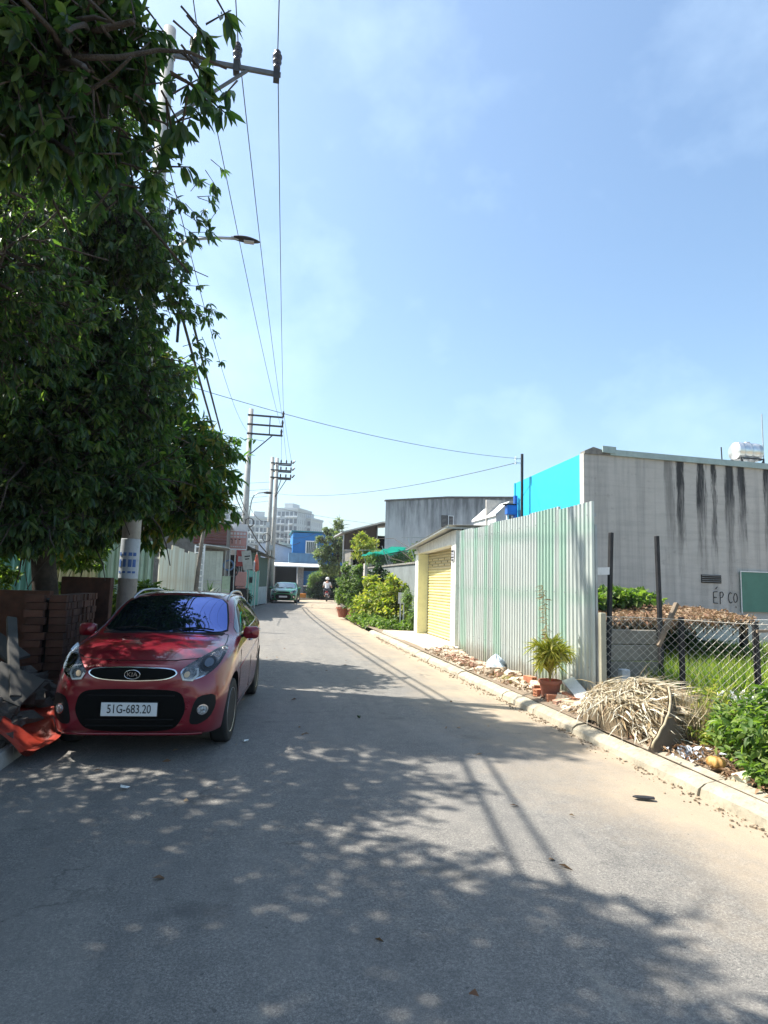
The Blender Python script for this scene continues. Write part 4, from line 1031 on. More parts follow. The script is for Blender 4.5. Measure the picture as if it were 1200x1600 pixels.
# concrete tree-like stump post near ladder
MB().tube([(-1.78, 18.6, .05), (-1.80, 18.6, 1.1), (-1.72, 18.55, 2.4), (-1.62, 18.5, 3.6)], [.07, .06, .055, .05], 9).build('tree_stem', mat('grey bark', (.20, .17, .14), .9, var=.35, vs=9, bump=.8, bs=25), None, True, label='slim grey tree stem between white fence and ladder', cat='tree')
# ------------------------------------------------------------ cars
def paint_mat(name, c, metal=.25):
    t = NT(name); t.color(c); t.set(Roughness=.34, Metallic=metal, Coat_Weight=1.0, Coat_Roughness=.03)
    t.b.inputs['Coat IOR'].default_value = 1.55
    v = t.coord(); f = t.noise(v, 900, 1); t.color(t.mix(t.ramp(f, [(.4, 0.0), (.7, .35)]), c, tuple(min(1, x*1.9) for x in c)))
    d = t.noise(v, 3.5, 6, .65); t.set(Roughness=t.ramp(d, [(.35, .26), (.7, .45)])); t.set(Coat_Roughness=t.ramp(d, [(.4, .02), (.75, .12)]))
    return t.m
def glass_mat(name, tint, film, k):
    t = NT(name); t.color(tint); t.set(Roughness=.03); t.b.inputs['Specular IOR Level'].default_value = .8
    g = t.N('BsdfGlossy'); g.inputs[0].default_value = lin(film); g.inputs['Roughness'].default_value = .02
    ms = t.N('MixShader'); ms.inputs[0].default_value = k
    t.L(t.b.outputs[0], ms.inputs[1]); t.L(g.outputs[0], ms.inputs[2]); t.L(ms.outputs[0], t.out.inputs[0]); return t.m
M['wglass'] = glass_mat('tinted windscreen', (.006, .008, .010), (.16, .30, 1.0), .36)
M['sglass'] = glass_mat('tinted side glass', (.008, .008, .008), (.5, .55, .6), .18)
chrome = mat('chrome trim', (.75, .75, .76), .12, metal=1.0, var=.02, bump=0, rv=0)
blackp = mat('black grained plastic', (.007, .007, .008), .6, var=.2, bump=.1, bs=200, rv=0, spec=.25)
mesh_b = mat('black grille mesh', (.003, .003, .003), .7, var=.3, bump=0, rv=0, spec=.15)
rubber = mat('tyre rubber', (.018, .018, .018), .8, var=.25, vs=12, bump=.3, bs=90, rv=0)
alloy = mat('alloy wheel', (.45, .45, .46), .3, metal=.85, var=.1, bump=0, rv=0)
lampc = mat('lamp reflector', (.5, .52, .54), .15, metal=.9, var=.7, vs=26, bump=1.0, bs=30, rv=0, bd=.03)
platew = mat('white plate enamel', (.72, .73, .74), .5, var=.03, bump=0, rv=0)
tc_ = NT('clear lamp cover'); g = tc_.N('BsdfGlossy'); g.inputs['Roughness'].default_value = .02; tr = tc_.N('BsdfTransparent'); lw = tc_.N('Fresnel'); lw.inputs[0].default_value = 1.6
ms = tc_.N('MixShader'); tc_.L(lw.outputs[0], ms.inputs[0]); tc_.L(tr.outputs[0], ms.inputs[1]); tc_.L(g.outputs[0], ms.inputs[2]); tc_.L(ms.outputs[0], tc_.out.inputs[0]); clear = tc_.m

STN = [  # y, rows r1..r10 (x,z)  (r0 = underside centre)
 (-.015, [(.38,.30),(.46,.33),(.50,.40),(.50,.50),(.48,.58),(.42,.66),(.34,.71),(.25,.735),(.14,.745),(0,.748)]),
 (.035, [(.48,.20),(.57,.23),(.61,.36),(.61,.50),(.57,.62),(.50,.71),(.42,.755),(.32,.775),(.18,.787),(0,.79)]),
 (.16,  [(.56,.165),(.68,.19),(.725,.36),(.725,.52),(.675,.66),(.60,.755),(.51,.80),(.39,.825),(.20,.84),(0,.845)]),
 (.40,  [(.60,.16),(.755,.18),(.785,.36),(.785,.56),(.765,.74),(.71,.84),(.62,.885),(.45,.905),(.22,.92),(0,.925)]),
 (.72,  [(.60,.16),(.765,.18),(.80,.36),(.805,.58),(.80,.80),(.76,.895),(.66,.925),(.48,.945),(.24,.96),(0,.965)]),
 (.98,  [(.60,.16),(.765,.18),(.79,.36),(.80,.60),(.795,.84),(.765,.93),(.70,.955),(.60,.968),(.30,.985),(0,.99)]),
 (1.26, [(.60,.16),(.765,.19),(.785,.36),(.798,.60),(.795,.86),(.765,.945),(.72,1.03),(.655,1.115),(.33,1.165),(0,1.18)]),
 (1.58, [(.60,.16),(.765,.19),(.785,.36),(.798,.60),(.795,.875),(.765,.96),(.695,1.13),(.60,1.315),(.34,1.35),(0,1.362)]),
 (1.80, [(.60,.16),(.765,.19),(.785,.36),(.798,.60),(.795,.885),(.765,.965),(.68,1.18),(.575,1.365),(.33,1.395),(0,1.405)]),
 (2.25, [(.60,.16),(.765,.19),(.785,.36),(.798,.60),(.797,.90),(.765,.98),(.675,1.20),(.565,1.385),(.33,1.415),(0,1.425)]),
 (2.75, [(.60,.16),(.765,.19),(.795,.36),(.802,.60),(.800,.92),(.765,1.0),(.675,1.20),(.56,1.365),(.33,1.395),(0,1.405)]),
 (3.15, [(.60,.16),(.765,.19),(.80,.36),(.80,.62),(.79,.94),(.75,1.02),(.66,1.19),(.54,1.32),(.33,1.345),(0,1.355)]),
 (3.42, [(.58,.18),(.73,.21),(.77,.38),(.77,.62),(.75,.92),(.70,.99),(.60,1.10),(.48,1.19),(.30,1.215),(0,1.22)]),
 (3.56, [(.52,.24),(.64,.28),(.69,.40),(.69,.60),(.66,.80),(.60,.88),(.50,.94),(.38,.97),(.22,.985),(0,.99)]),
 (3.60, [(.40,.36),(.48,.38),(.52,.46),(.52,.58),(.50,.68),(.44,.75),(.36,.79),(.27,.81),(.15,.82),(0,.82)]),
]
def zm(z): return z if z < .6 else .6 + (z-.6)*.895
STN = [(y, [(x, zm(z)) for x, z in r]) for y, r in STN]
def star_rings(o2, k=7):
    c = (sum(p[0] for p in o2)/len(o2), sum(p[1] for p in o2)/len(o2))
    return c, [[(c[0]+(p[0]-c[0])*s, c[1]+(p[1]-c[1])*s) for p in o2] for s in [1 - i/k for i in range(k)]]
def smooth_outline(pts, it=2, keep=()):
    for _ in range(it):
        q = []
        for i in range(len(pts)):
            a, b_ = pts[i], pts[(i+1) % len(pts)]
            q += [(a[0]*.78+b_[0]*.22, a[1]*.78+b_[1]*.22), (a[0]*.22+b_[0]*.78, a[1]*.22+b_[1]*.78)]
        pts = q
    return pts
def densify(pts, d=.03):
    q = []
    for i in range(len(pts)):
        a, b_ = pts[i], pts[(i+1) % len(pts)]; L = math.hypot(a[0]-b_[0], a[1]-b_[1]); n = max(1, int(L/d))
        q += [(a[0]+(b_[0]-a[0])*k/n, a[1]+(b_[1]-a[1])*k/n) for k in range(n)]
    return q

def make_car(paint, label, cat, loc, rz, plate, name='parked_car', hero=True, glass=None):
    car = thing(name, label, cat, loc, rz)
    vs, fs = [], []; n = 20
    for y, rows in STN:
        full = [(0, rows[0][1]-.0)] + rows
        ring_ = [(x, y, z) for x, z in full] + [(-x, y, z) for x, z in full[1:-1][::-1]]
        vs += ring_
    for s in range(len(STN)-1):
        for j in range(n): fs.append((s*n+j, (s+1)*n+j, (s+1)*n+(j+1) % n, s*n+(j+1) % n))
    fs.append(tuple(range(n))); fs.append(tuple((len(STN)-1)*n+j for j in range(n))[::-1])
    me = bpy.data.meshes.new('body'); me.from_pydata(vs, [], fs); me.materials.append(paint); me.materials.append(blackp); me.update()
    bo = bpy.data.objects.new('body', me); COL.objects.link(bo)
    # keep some cage edges firmer
    bm = bmesh.new(); bm.from_mesh(me); cl_ = bm.edges.layers.float.get('crease_edge') or bm.edges.layers.float.new('crease_edge')
    for e in bm.edges:
        i, j = e.verts[0].index, e.verts[1].index; ri, rj = i % n, j % n; si, sj = i//n, j//n
        if ri == rj and abs(si-sj) == 1:
            if ri in (5, 15) and min(si, sj) >= 3: e[cl_] = .35
            if ri in (8, 12) and 6 <= min(si, sj): e[cl_] = .3
            if ri in (2, 18): e[cl_] = .4
        if si == sj == 5 and (8 <= ri <= 12 and 8 <= rj <= 12): e[cl_] = .7
    bmesh.ops.recalc_face_normals(bm, faces=bm.faces); bm.to_mesh(me); bm.free()
    ss = bo.modifiers.new('s', 'SUBSURF'); ss.levels = 3; ss.render_levels = 3
    me = bake(bo)
    bvh = BVHTree.FromPolygons([v.co.copy() for v in me.vertices], [tuple(p.vertices) for p in me.polygons])
    # wheel arches cut with cylinders
    cut = MB()
    WZ, WR = .285, .285; ax = (.66, 3.045)
    for y in ax:
        for s in (-1, 1):
            cut.lathe([(.335, -.16), (.335, .16)], 40, (s*.77, y, WZ+.01), Matrix.Rotation(R(90), 3, 'Y'))
    cme = cut.mesh('cut', blackp); co = bpy.data.objects.new('cut', cme); COL.objects.link(co)
    bm = bmesh.new(); bm.from_mesh(cme); bmesh.ops.recalc_face_normals(bm, faces=bm.faces); bm.to_mesh(cme); bm.free()
    md = bo.modifiers.new('b', 'BOOLEAN'); md.operation = 'DIFFERENCE'; md.object = co; md.solver = 'EXACT'
    me = bake(bo); bpy.data.objects.remove(co)
    bm = bmesh.new(); bm.from_mesh(me)
    for f in bm.faces: f.smooth = True
    for e in bm.edges: e.smooth = len(e.link_faces) == 2 and e.calc_face_angle(0) < R(38)
    bm.to_mesh(me); bm.free()
    link_child(bo, car)

    def hit(o, d):
        h = bvh.ray_cast(Vector(o), Vector(d).normalized(), 6)
        return h[0], h[1]
    def proj(p2, face, x0=None):
        a, b_ = p2
        if face in ('front', 'right', 'left', 'back'): b_ = zm(b_)
        if face == 'front': o, d = (a, -1.5, b_), (0, 1, 0)
        elif face == 'frontR': o, d = (a+.9, -1.5+0, b_), (-.9, 1.9, 0)
        elif face == 'right': o, d = (2, a, b_), (-1, 0, 0)
        elif face == 'left': o, d = (-2, a, b_), (1, 0, 0)
        elif face == 'top': o, d = (a, b_, 3), (0, 0, -1)
        elif face == 'wind': o, d = (a, b_-.8, 2.6), (0, .8, -1.6)
        elif face == 'back': o, d = (a, 5, b_), (0, -1, 0)
        h, nn = hit(o, d)
        if h is None: return None, None
        return h, nn
    def decal(nm, o2, face, m_, off=.004, k=6, parent=None, mirror=False, skirt=.012):
        if mirror: o2 = [(-p[0], p[1]) for p in o2][::-1]
        c, rings = star_rings(o2, k); vs2 = []
        last = (Vector((0,0,0)), Vector((0,-1,0)))
        sk = []
        for ri, r_ in enumerate(rings):
            for p in r_:
                h, nn = proj(p, face)
                if h is None: h, nn = last
                last = (h, nn)
                if ri == 0: sk.append(h - nn*skirt)
                vs2.append(h + nn*off)
        h, nn = proj(c, face); vs2.append((h or last[0]) + (nn or last[1])*off)
        m0 = len(o2); fs2 = []
        for ri in range(len(rings)-1):
            for j in range(m0): fs2.append((ri*m0+j, ri*m0+(j+1) % m0, (ri+1)*m0+(j+1) % m0, (ri+1)*m0+j))
        ctr = len(vs2)-1
        for j in range(m0): fs2.append(((len(rings)-1)*m0+j, (len(rings)-1)*m0+(j+1) % m0, ctr))
        base = len(vs2); vs2 += sk
        for j in range(m0): fs2.append((base+j, base+(j+1) % m0, (j+1) % m0, j))
        b = MB(); b.add(vs2, fs2); o = b.build(nm, m_, parent or car, True)
        me_ = o.data; bm = bmesh.new(); bm.from_mesh(me_)
        for e in bm.edges: e.smooth = len(e.link_faces) == 2 and e.calc_face_angle(0) < R(50)
        bm.to_mesh(me_); bm.free()
        return o
    def line(nm, pts, face, r, m_, off=0.0, closed=False, parent=None, mirror=False):
        if mirror: pts = [(-p[0], p[1]) for p in pts]
        q = []
        for p in pts:
            h, nn = proj(p, face)
            if h is not None: q.append(h + nn*off)
        if len(q) < 2: return None
        return MB().tube(q, r, 6, closed=closed).build(nm, m_, parent or car, True)
    # windscreen
    ws = densify(smooth_outline([(-.63, 1.03), (-.40, .985), (0, .97), (.40, .985), (.63, 1.03), (.60, 1.25), (.52, 1.60), (.30, 1.635), (0, 1.65), (-.30, 1.635), (-.52, 1.60), (-.60, 1.25)], 1), .05)
    def wproj(p):  # straight down onto the screen
        return proj(p, 'top')
    decal('windscreen_seal', [(x*1.03, y-.012 if y < 1.2 else y+.02) for x, y in ws], 'top', blackp, .002, 8)
    decal('windscreen', ws, 'top', glass or M['wglass'], .007, 10)
    # side glass, both sides
    w1 = [(1.12, .975), (1.18, 1.03), (1.60, 1.27), (1.76, 1.325), (1.98, 1.345), (1.98, 1.0), (1.5, .985)]
    w2 = [(2.06, 1.005), (2.06, 1.345), (2.45, 1.335), (2.72, 1.30), (2.86, 1.17), (2.84, 1.06), (2.5, 1.025)]
    for f_ in ('right', 'left'):
        for w_ in (w1, w2):
            decal('side_window', densify(w_, .06), f_, M['sglass'], .004, 6)
        # door gaps and sill
        line('door_gap', [(1.05, .30), (1.03, .5), (1.05, .8), (1.10, .96)], f_, .005, blackp)
        line('door_gap', [(2.02, .28), (2.02, .6), (2.02, .98), (2.01, 1.36)], f_, .005, blackp)
        line('door_gap', [(2.70, .50), (2.84, .72), (2.90, .95), (2.88, 1.16)], f_, .005, blackp)
        line('sill_gap', [(1.05, .27), (1.5, .26), (2.1, .26), (2.62, .27)], f_, .005, blackp)
        line('window_trim', [(1.08, .955), (1.5, .972), (2.0, .99), (2.5, 1.012), (2.86, 1.045)], f_, .006, chrome if hero else blackp)
    line('crease_line', [(.95, .62), (1.6, .66), (2.3, .72), (2.7, .76)], 'right', .004, paint)
    # hood and bumper gaps
    hood = [(-.66, .98), (-.68, .75), (-.68, .5), (-.62, .34), (-.50, .20), (-.34, .12), (-.15, .085), (0, .08), (.15, .085), (.34, .12), (.50, .20), (.62, .34), (.68, .5), (.68, .75), (.66, .98)]
    line('hood_gap', densify(hood, .08)[:-1], 'top', .0045, blackp)
    decal('cowl', densify([(-.60, .93), (.60, .93), (.62, 1.0), (0, .965), (-.62, 1.0)], .08), 'top', blackp, .004, 5)
    for s in (-1, 1):
        q = [proj((s*.08 + s*.42*t, .985 + .05*sin(t*2.5)), 'top')[0] + Vector((0, -.01, .018)) for t in (0, .25, .5, .75, 1)]
        MB().tube(q, .008, 6).build('wiper', blackp, car)
    # grille with chrome frame, emblem
    go = densify(smooth_outline([(-.375, .70), (-.33, .742), (0, .752), (.33, .742), (.375, .70), (.28, .655), (0, .642), (-.28, .655)], 2), .02)
    decal('grille_frame', [(x*1.035, (z-.697)*1.17+.697) for x, z in go], 'front', chrome if hero else paint, .010, 3)
    gr_ = decal('grille', go, 'front', mesh_b, .0135, 6)
    # lower intake
    it = densify(smooth_outline([(-.47, .40), (-.44, .525), (-.36, .565), (0, .572), (.36, .565), (.44, .525), (.47, .40), (.40, .27), (.30, .235), (0, .225), (-.30, .235), (-.40, .27)], 2), .03)
    ig = decal('air_intake', it, 'front', mesh_b, .004, 8)
    for z in (.28, .33, .52): line('intake_bar', [(x*.37/5, z) for x in range(-5, 6)], 'front', .006, blackp, .004, parent=ig)
    # chin lip
    line('bumper_lip', [(x/10*.6, .20) for x in range(-10, 11)], 'front', .014, paint if hero else blackp, .0)
    # headlights
    hl = [(.56+(x_-.56)*.93, .765+(z_-.765)*.88) for x_, z_ in [(.385, .72), (.40, .665), (.46, .63), (.55, .635), (.63, .675), (.69, .745), (.72, .83), (.73, .895), (.685, .905), (.60, .86), (.48, .785)]]
    for mir in (False, True):
        s = -1 if mir else 1
        H_ = thing('headlight', None, None); del_ = H_; H_.parent = car; CH.setdefault(car.name, []).append(H_)
        out = densify(smooth_outline(hl, 1), .02)
        decal('housing', out, 'front', chrome, .004, 7, H_, mir, skirt=.02)
        decal('bezel', [((x-.56)*.88+.555, (z-.76)*.86+.758) for x, z in out], 'front', lampc, .008, 6, H_, mir)
        for (x, z, r_, nm, mm) in ((.60, .765, .066, 'projector_ring', chrome), (.60, .765, .055, 'projector_lens', mesh_b), (.60, .765, .034, 'lens', M['sglass']), (.455, .69, .045, 'indicator', lampc), (.455, .69, .022, 'bulb', mat('warm bulb', (.6, .45, .3), .3, bump=0))):
            decal(nm, [(x + r_*cos(2*pi*i/20), z + r_*sin(2*pi*i/20)) for i in range(20)], 'front', mm, .010 + {'projector_ring': .006, 'projector_lens': .012, 'lens': .02, 'indicator': .004, 'bulb': .014}[nm], 4, H_, mir)
        arc = [(.52 + .0*t, .0) for t in ()]
        drl = [(.39+.02, .70), (.43, .655), (.50, .643), (.535, .68), (.53, .73)]
        line('running_light', densify(drl, .02)[:-4], 'front', .010, M['white'], .014, parent=H_, mirror=mir)
        decal('cover', out, 'front', clear, .024, 6, H_, mir, skirt=.02)
        fo = densify(smooth_outline([(.50, .33), (.53, .46), (.57, .515), (.69, .52), (.70, .42), (.66, .33), (.58, .285), (.51, .29)], 1), .02)
        F_ = thing('fog_lamp', None, None); F_.parent = car; CH.setdefault(car.name, []).append(F_)
        decal('surround', fo, 'front', blackp, .005, 5, F_, mir)
        decal('rim', [(.60 + .042*cos(2*pi*i/18), .405 + .042*sin(2*pi*i/18)) for i in range(18)], 'front', chrome, .014, 3, F_, mir)
        decal('lens', [(.60 + .032*cos(2*pi*i/18), .405 + .032*sin(2*pi*i/18)) for i in range(18)], 'front', lampc, .020, 3, F_, mir)
        # rear lamps
        decal('tail_lamp', densify([(.52, .72), (.66, .70), (.70, .95), (.58, .98)], .04), 'back', mat('red tail lamp', (.4, .01, .01), .2, bump=0), .006, 3, None, mir)
        # mirrors
        mb = MB(); mb.grid(lambda u, v: (lambda c, q, k: ((abs(c)**.55)*(1 if c > 0 else -1)*.082*k, -.07+.12*u, (abs(q)**.6)*(1 if q > 0 else -1)*.066*k))(cos(2*pi*v), sin(2*pi*v), min(1, .02+3.2*u)**.5 if u < .9 else .93*(1-(u-.9)*9.8)), 12, 24)
        mo = mb.build('wing_mirror', paint, car, True); mo.scale = (1.05, .85, .95); mo.location = (s*.87, 1.24, .94)
        MB().beam((s*.76, 1.24, .90), (s*.83, 1.24, .925), .05, .03).build('bracket', blackp, mo).matrix_parent_inverse = mo.matrix_basis.inverted()
        # handles
        for y in (1.86, 2.72):
            h, nn = proj((y, .84 + (y-1.86)*.05), 'right' if s > 0 else 'left')
            if h: MB().tube([h + nn*.004 + Vector((0, -.07, 0)), h + nn*.026 + Vector((0, -.05, 0)), h + nn*.026 + Vector((0, .05, 0)), h + nn*.004 + Vector((0, .07, 0))], .010, 8).build('door_handle', paint if not hero else chrome, car, True)
        if hero:
            q = []
            for t in range(15):
                u = t/14; y = 1.62 + 1.5*u; h, nn = proj((s*(.535-.02*u), y), 'top'); q.append(h + Vector((0, 0, .004 + .035*min(1, 5*u, 5*(1-u)))))
            MB().tube(q, .013, 8).build('roof_rail', alloy, car, True)
    # number plate with lettering
    h, nn = proj((0, .415), 'front'); py = h.y - .035
    pl = MB().box(-.235+.0, .235, py, py+.012, .362, .468).build('number_plate', platew, car, bevel=.003)
    MB().box(-.24, .24, py+.004, py+.02, .357, .473).build('plate_frame', blackp, pl)
    if plate:
        tm_ = text_mesh(plate, .105, M['black_iron'], .0015)
        to = place('lettering', tm_, pl, (0, py-.002, .4155), (R(90), 0, 0)); to.scale = (.74, .92, 1)
    # emblem
    if hero:
        h, nn = proj((0, .697), 'front')
        em = MB(); em.tube([(.066*cos(2*pi*i/32), h.y-.022, .687+.036*sin(2*pi*i/32)) for i in range(32)], .0035, 6, closed=True)
        eo = em.build('emblem', chrome, car, True)
        tm_ = text_mesh('KIA', .052, chrome, .003)
        to = place('lettering', tm_, eo, (0, h.y-.022, .687), (R(90), 0, 0)); to.scale = (1.15, .95, 1)
    # wheels
    wme = {}
    tyre = MB(); tyre.lathe([(.19, -.075), (.25, -.085), (.277, -.075), (.285, -.05), (.285, .05), (.277, .075), (.25, .085), (.19, .075)], 44)
    grooves = MB()
    for y in ax:
        for s in (-1, 1):
            w_ = thing('wheel', None, None); w_.parent = car; CH.setdefault(car.name, []).append(w_)
            w_.location = (s*.70, y, WZ); w_.rotation_euler = (0, R(90)*s, R(-3 if y < 1 else 0))
            for nm, key in (('tyre', 't'), ('rim', 'r'), ('brake_disc', 'd')):
                if key not in wme:
                    if key == 't': wme[key] = tyre.mesh('tyre', rubber, True)
                    if key == 'd': b = MB(); b.lathe([(0, .0), (.13, .0), (.13, .02), (.05, .03), (0, .03)], 24); wme[key] = b.mesh('brake_disc', M['galv'])
                    if key == 'r':
                        b = MB(); b.lathe([(.192, -.07), (.175, -.06), (.165, .03), (.185, .07), (.196, .078), (.200, .07), (.192, .06)], 36)
                        for i in range(10):
                            t_ = 2*pi*i/10 + (.10 if i % 2 else -.10); m_ = Matrix.Rotation(t_, 3, 'Z')
                            b.obox(m_ @ Vector((.11, 0, .055)), (.075, .013, .012), m_)
                        b.lathe([(0, .075), (.03, .073), (.042, .06), (.042, .03), (0, .03)], 16); wme[key] = b.mesh('rim', alloy)
                place(nm, wme[key], w_)
    # mud guard plastic under the floor
    MB().box(-.7, .7, .9, 2.8, .17, .2).build('underbody', blackp, car)
    return car
red = paint_mat('cherry red car paint', (.19, .002, .014), .3)
car1 = make_car(red, 'cherry red hatchback parked on the left facing the camera', 'car', (-.975, 5.44, .012), R(-5.2), '51G-683.20')
car1.scale = (.93, 1, 1)
grn = paint_mat('green car paint', (.01, .16, .06), .1)
car2 = make_car(grn, 'green hatchback parked far up the lane facing the camera', 'car', (1.52, 40.3, .01), R(-7), None, hero=False, glass=glass_mat('plain windscreen', (.02, .03, .03), (.75, .85, .85), .35))
car2.scale = (1.1, 1.1, 1.02)

# ------------------------------------------------------------ motorbike and rider (seen from behind)
mbk = thing('motorbike', 'dark motor scooter ridden away towards the hedge', 'motorbike', (4.9, 45.6, .02), R(-8))
for y in (-.62, .62):
    w_ = thing('wheel', None, None); w_.parent = mbk; CH.setdefault(mbk.name, []).append(w_); w_.location = (0, y, .29); w_.rotation_euler = (0, R(90), 0)
    b = MB(); b.tube([(.245*cos(2*pi*i/24), .245*sin(2*pi*i/24), 0) for i in range(24)], .045, 8, closed=True); b.build('tyre', rubber, w_, True)
    b = MB(); b.lathe([(0, -.05), (.03, -.05), (.03, .05), (0, .05)], 10)
    for i in range(6): t_ = i*pi/3; b.beam((0, 0, 0), (.22*cos(t_), .22*sin(t_), 0), .02, .02)
    b.build('rim', alloy, w_)
b = MB(); b.lathe([(0, -.55), (.10, -.5), (.15, -.3), (.15, .0), (.10, .2), (.0, .25)], 14, (0, -.28, .60), Matrix.Rotation(R(90), 3, 'X') @ Matrix.Scale(1, 3))
b.build('body_shell', mat('dark red scooter shell', (.16, .02, .03), .3), mbk, True)
MB().box(-.13, .13, -.72, .05, .76, .84).build('seat', M['black_iron'], mbk, bevel=.03)
MB().prism_x([(.25, .35), (.32, .35), (.55, 1.0), (.45, 1.02)], -.17, .17).build('leg_shield', M['black_iron'], mbk, bevel=.02)
MB().tube([(-.34, .38, 1.02), (-.2, .46, 1.06), (0, .5, 1.04), (.2, .46, 1.06), (.34, .38, 1.02)], .018, 8).build('handlebar', M['black_iron'], mbk)
for s in (-1, 1): MB().tube([(s*.22, .45, 1.06), (s*.3, .43, 1.22)], .008, 6).lathe([(0, -.01), (.05, -.01), (.05, .01), (0, .012)], 12, (s*.3, .42, 1.26), Matrix.Rotation(R(90), 3, 'X')).build('mirror', M['black_iron'], mbk)
MB().box(-.08, .08, -.86, -.8, .68, .75).build('tail_lamp', mat('red lamp', (.5, .01, .01), .3, bump=0), mbk)
MB().box(-.09, .09, -.88, -.87, .46, .58).build('number_plate', platew, mbk)
MB().prism_x([(-.80, .66), (-.74, .66), (-.92, .38), (-.96, .38)], -.06, .06).build('mudguard', M['black_iron'], mbk)
MB().tube([(.14, -.1, .3), (.15, -.5, .34), (.16, -.78, .38)], .04, 8).build('exhaust', M['galv'], mbk)

def skin_body(name, joints, edges, radii, m_, parent, root=0, levels=2):
    me = bpy.data.meshes.new(name); me.from_pydata([Vector(j) for j in joints], edges, []); me.materials.append(m_)
    o = bpy.data.objects.new(name, me); COL.objects.link(o)
    sk = o.modifiers.new('skin', 'SKIN'); sk.use_smooth_shade = True
    for i, r_ in enumerate(radii):
        me.skin_vertices[0].data[i].radius = r_ if isinstance(r_, tuple) else (r_, r_)
        me.skin_vertices[0].data[i].use_root = (i == root)
    s_ = o.modifiers.new('sub', 'SUBSURF'); s_.levels = levels; s_.render_levels = levels
    bake(o); link_child(o, parent)
    for p in o.data.polygons: p.use_smooth = True
    return o
rider = thing('person', 'rider in white shirt and pale helmet seated on the scooter', 'person', (4.9, 45.6, .02), R(-8))
skinm = mat('skin', (.42, .24, .16), .6, var=.05, bump=0); shirt = mat('white shirt cloth', (.72, .72, .72), .8, var=.08, vs=6, bump=.2, bs=30); trous = mat('dark trousers', (.03, .035, .05), .85)
J = [(0,-.25,.86),(0,-.22,1.02),(0,-.17,1.22),(0,-.12,1.38),(0,-.09,1.47),(0,-.07,1.58),
     (.19,-.13,1.36),(.27,.02,1.14),(.31,.30,1.07),(.32,.37,1.04), (-.19,-.13,1.36),(-.27,.02,1.14),(-.31,.30,1.07),(-.32,.37,1.04),
     (.11,-.22,.86),(.22,.22,.84),(.17,.20,.42),(.16,.30,.33),(-.11,-.22,.86),(-.22,.22,.84),(-.17,.20,.42),(-.16,.30,.33)]
E_ = [(0,1),(1,2),(2,3),(3,4),(4,5),(3,6),(6,7),(7,8),(8,9),(3,10),(10,11),(11,12),(12,13),(0,14),(14,15),(15,16),(16,17),(0,18),(18,19),(19,20),(20,21)]
Rr = [(.15,.12),(.14,.11),(.17,.12),(.14,.10),.055,.07,.065,.048,.036,.03,.065,.048,.036,.03,.09,.075,.05,.04,.09,.075,.05,.04]
skin_body('body', J, E_, Rr, skinm, rider)
skin_body('shirt', [J[i] for i in (0,1,2,3,6,7,10,11)], [(0,1),(1,2),(2,3),(3,4),(4,5),(3,6),(6,7)], [(.18,.15),(.165,.135),(.19,.14),(.16,.12),.085,.07,.085,.07], shirt, rider)
skin_body('trousers', [J[i] for i in (0,14,15,16,18,19,20)], [(0,1),(1,2),(2,3),(0,4),(4,5),(5,6)], [(.165,.14),.105,.09,.065,.105,.09,.065], trous, rider)
b = MB(); b.lathe([(.125, -.07), (.14, 0), (.125, .08), (.08, .13), (0, .15)], 20, (0, -.06, 1.64)); b.build('helmet', M['white'], rider, True)
for s in (-1, 1):
    b = MB()
    for k in range(4): b.tube([(s*.30+s*.018*k, .36, 1.05), (s*.30+s*.018*k, .42, 1.05), (s*.30+s*.018*k, .42, 1.01)], .009, 5)
    b.tube([(s*.29, .36, 1.04), (s*.27, .40, 1.03)], .01, 5); b.build('fingers', skinm, rider, True)
    MB().obox((s*.16, .36, .32), (.045, .12, .03)).build('shoe', M['black_iron'], rider, bevel=.015)
# ------------------------------------------------------------ mango trees on the left
mango = leafmat('mango leaves', [(.036, .072, .038), (.052, .100, .044), (.068, .128, .050), (.095, .168, .058), (.16, .21, .07)], .32, .46)
mango2 = leafmat('broad lighter leaves', [(.04, .09, .035), (.055, .12, .04), (.075, .155, .045), (.11, .20, .05), (.24, .20, .06)], .4, .45)
bark = mat('dark bark', (.075, .06, .048), .95, var=.4, vs=7, bump=1.0, bs=22, bd=.03)
def limb(mb, p0, p1, r0, r1, wig=.12, n=7):
    p0, p1 = Vector(p0), Vector(p1); L = (p1-p0).length; pts = []; rs = []
    a, b_, c_ = rnd.uniform(0, 6), rnd.uniform(0, 6), rnd.uniform(0, 6)
    for i in range(n+1):
        t = i/n; w_ = wig*L*sin(pi*t)
        pts.append(p0.lerp(p1, t) + Vector((sin(a+t*4)*w_*.5, sin(b_+t*4)*w_*.5, sin(c_+t*3)*w_*.4 + .06*L*sin(pi*t)))); rs.append(r0+(r1-r0)*t)
    mb.tube(pts, rs, 8); return pts

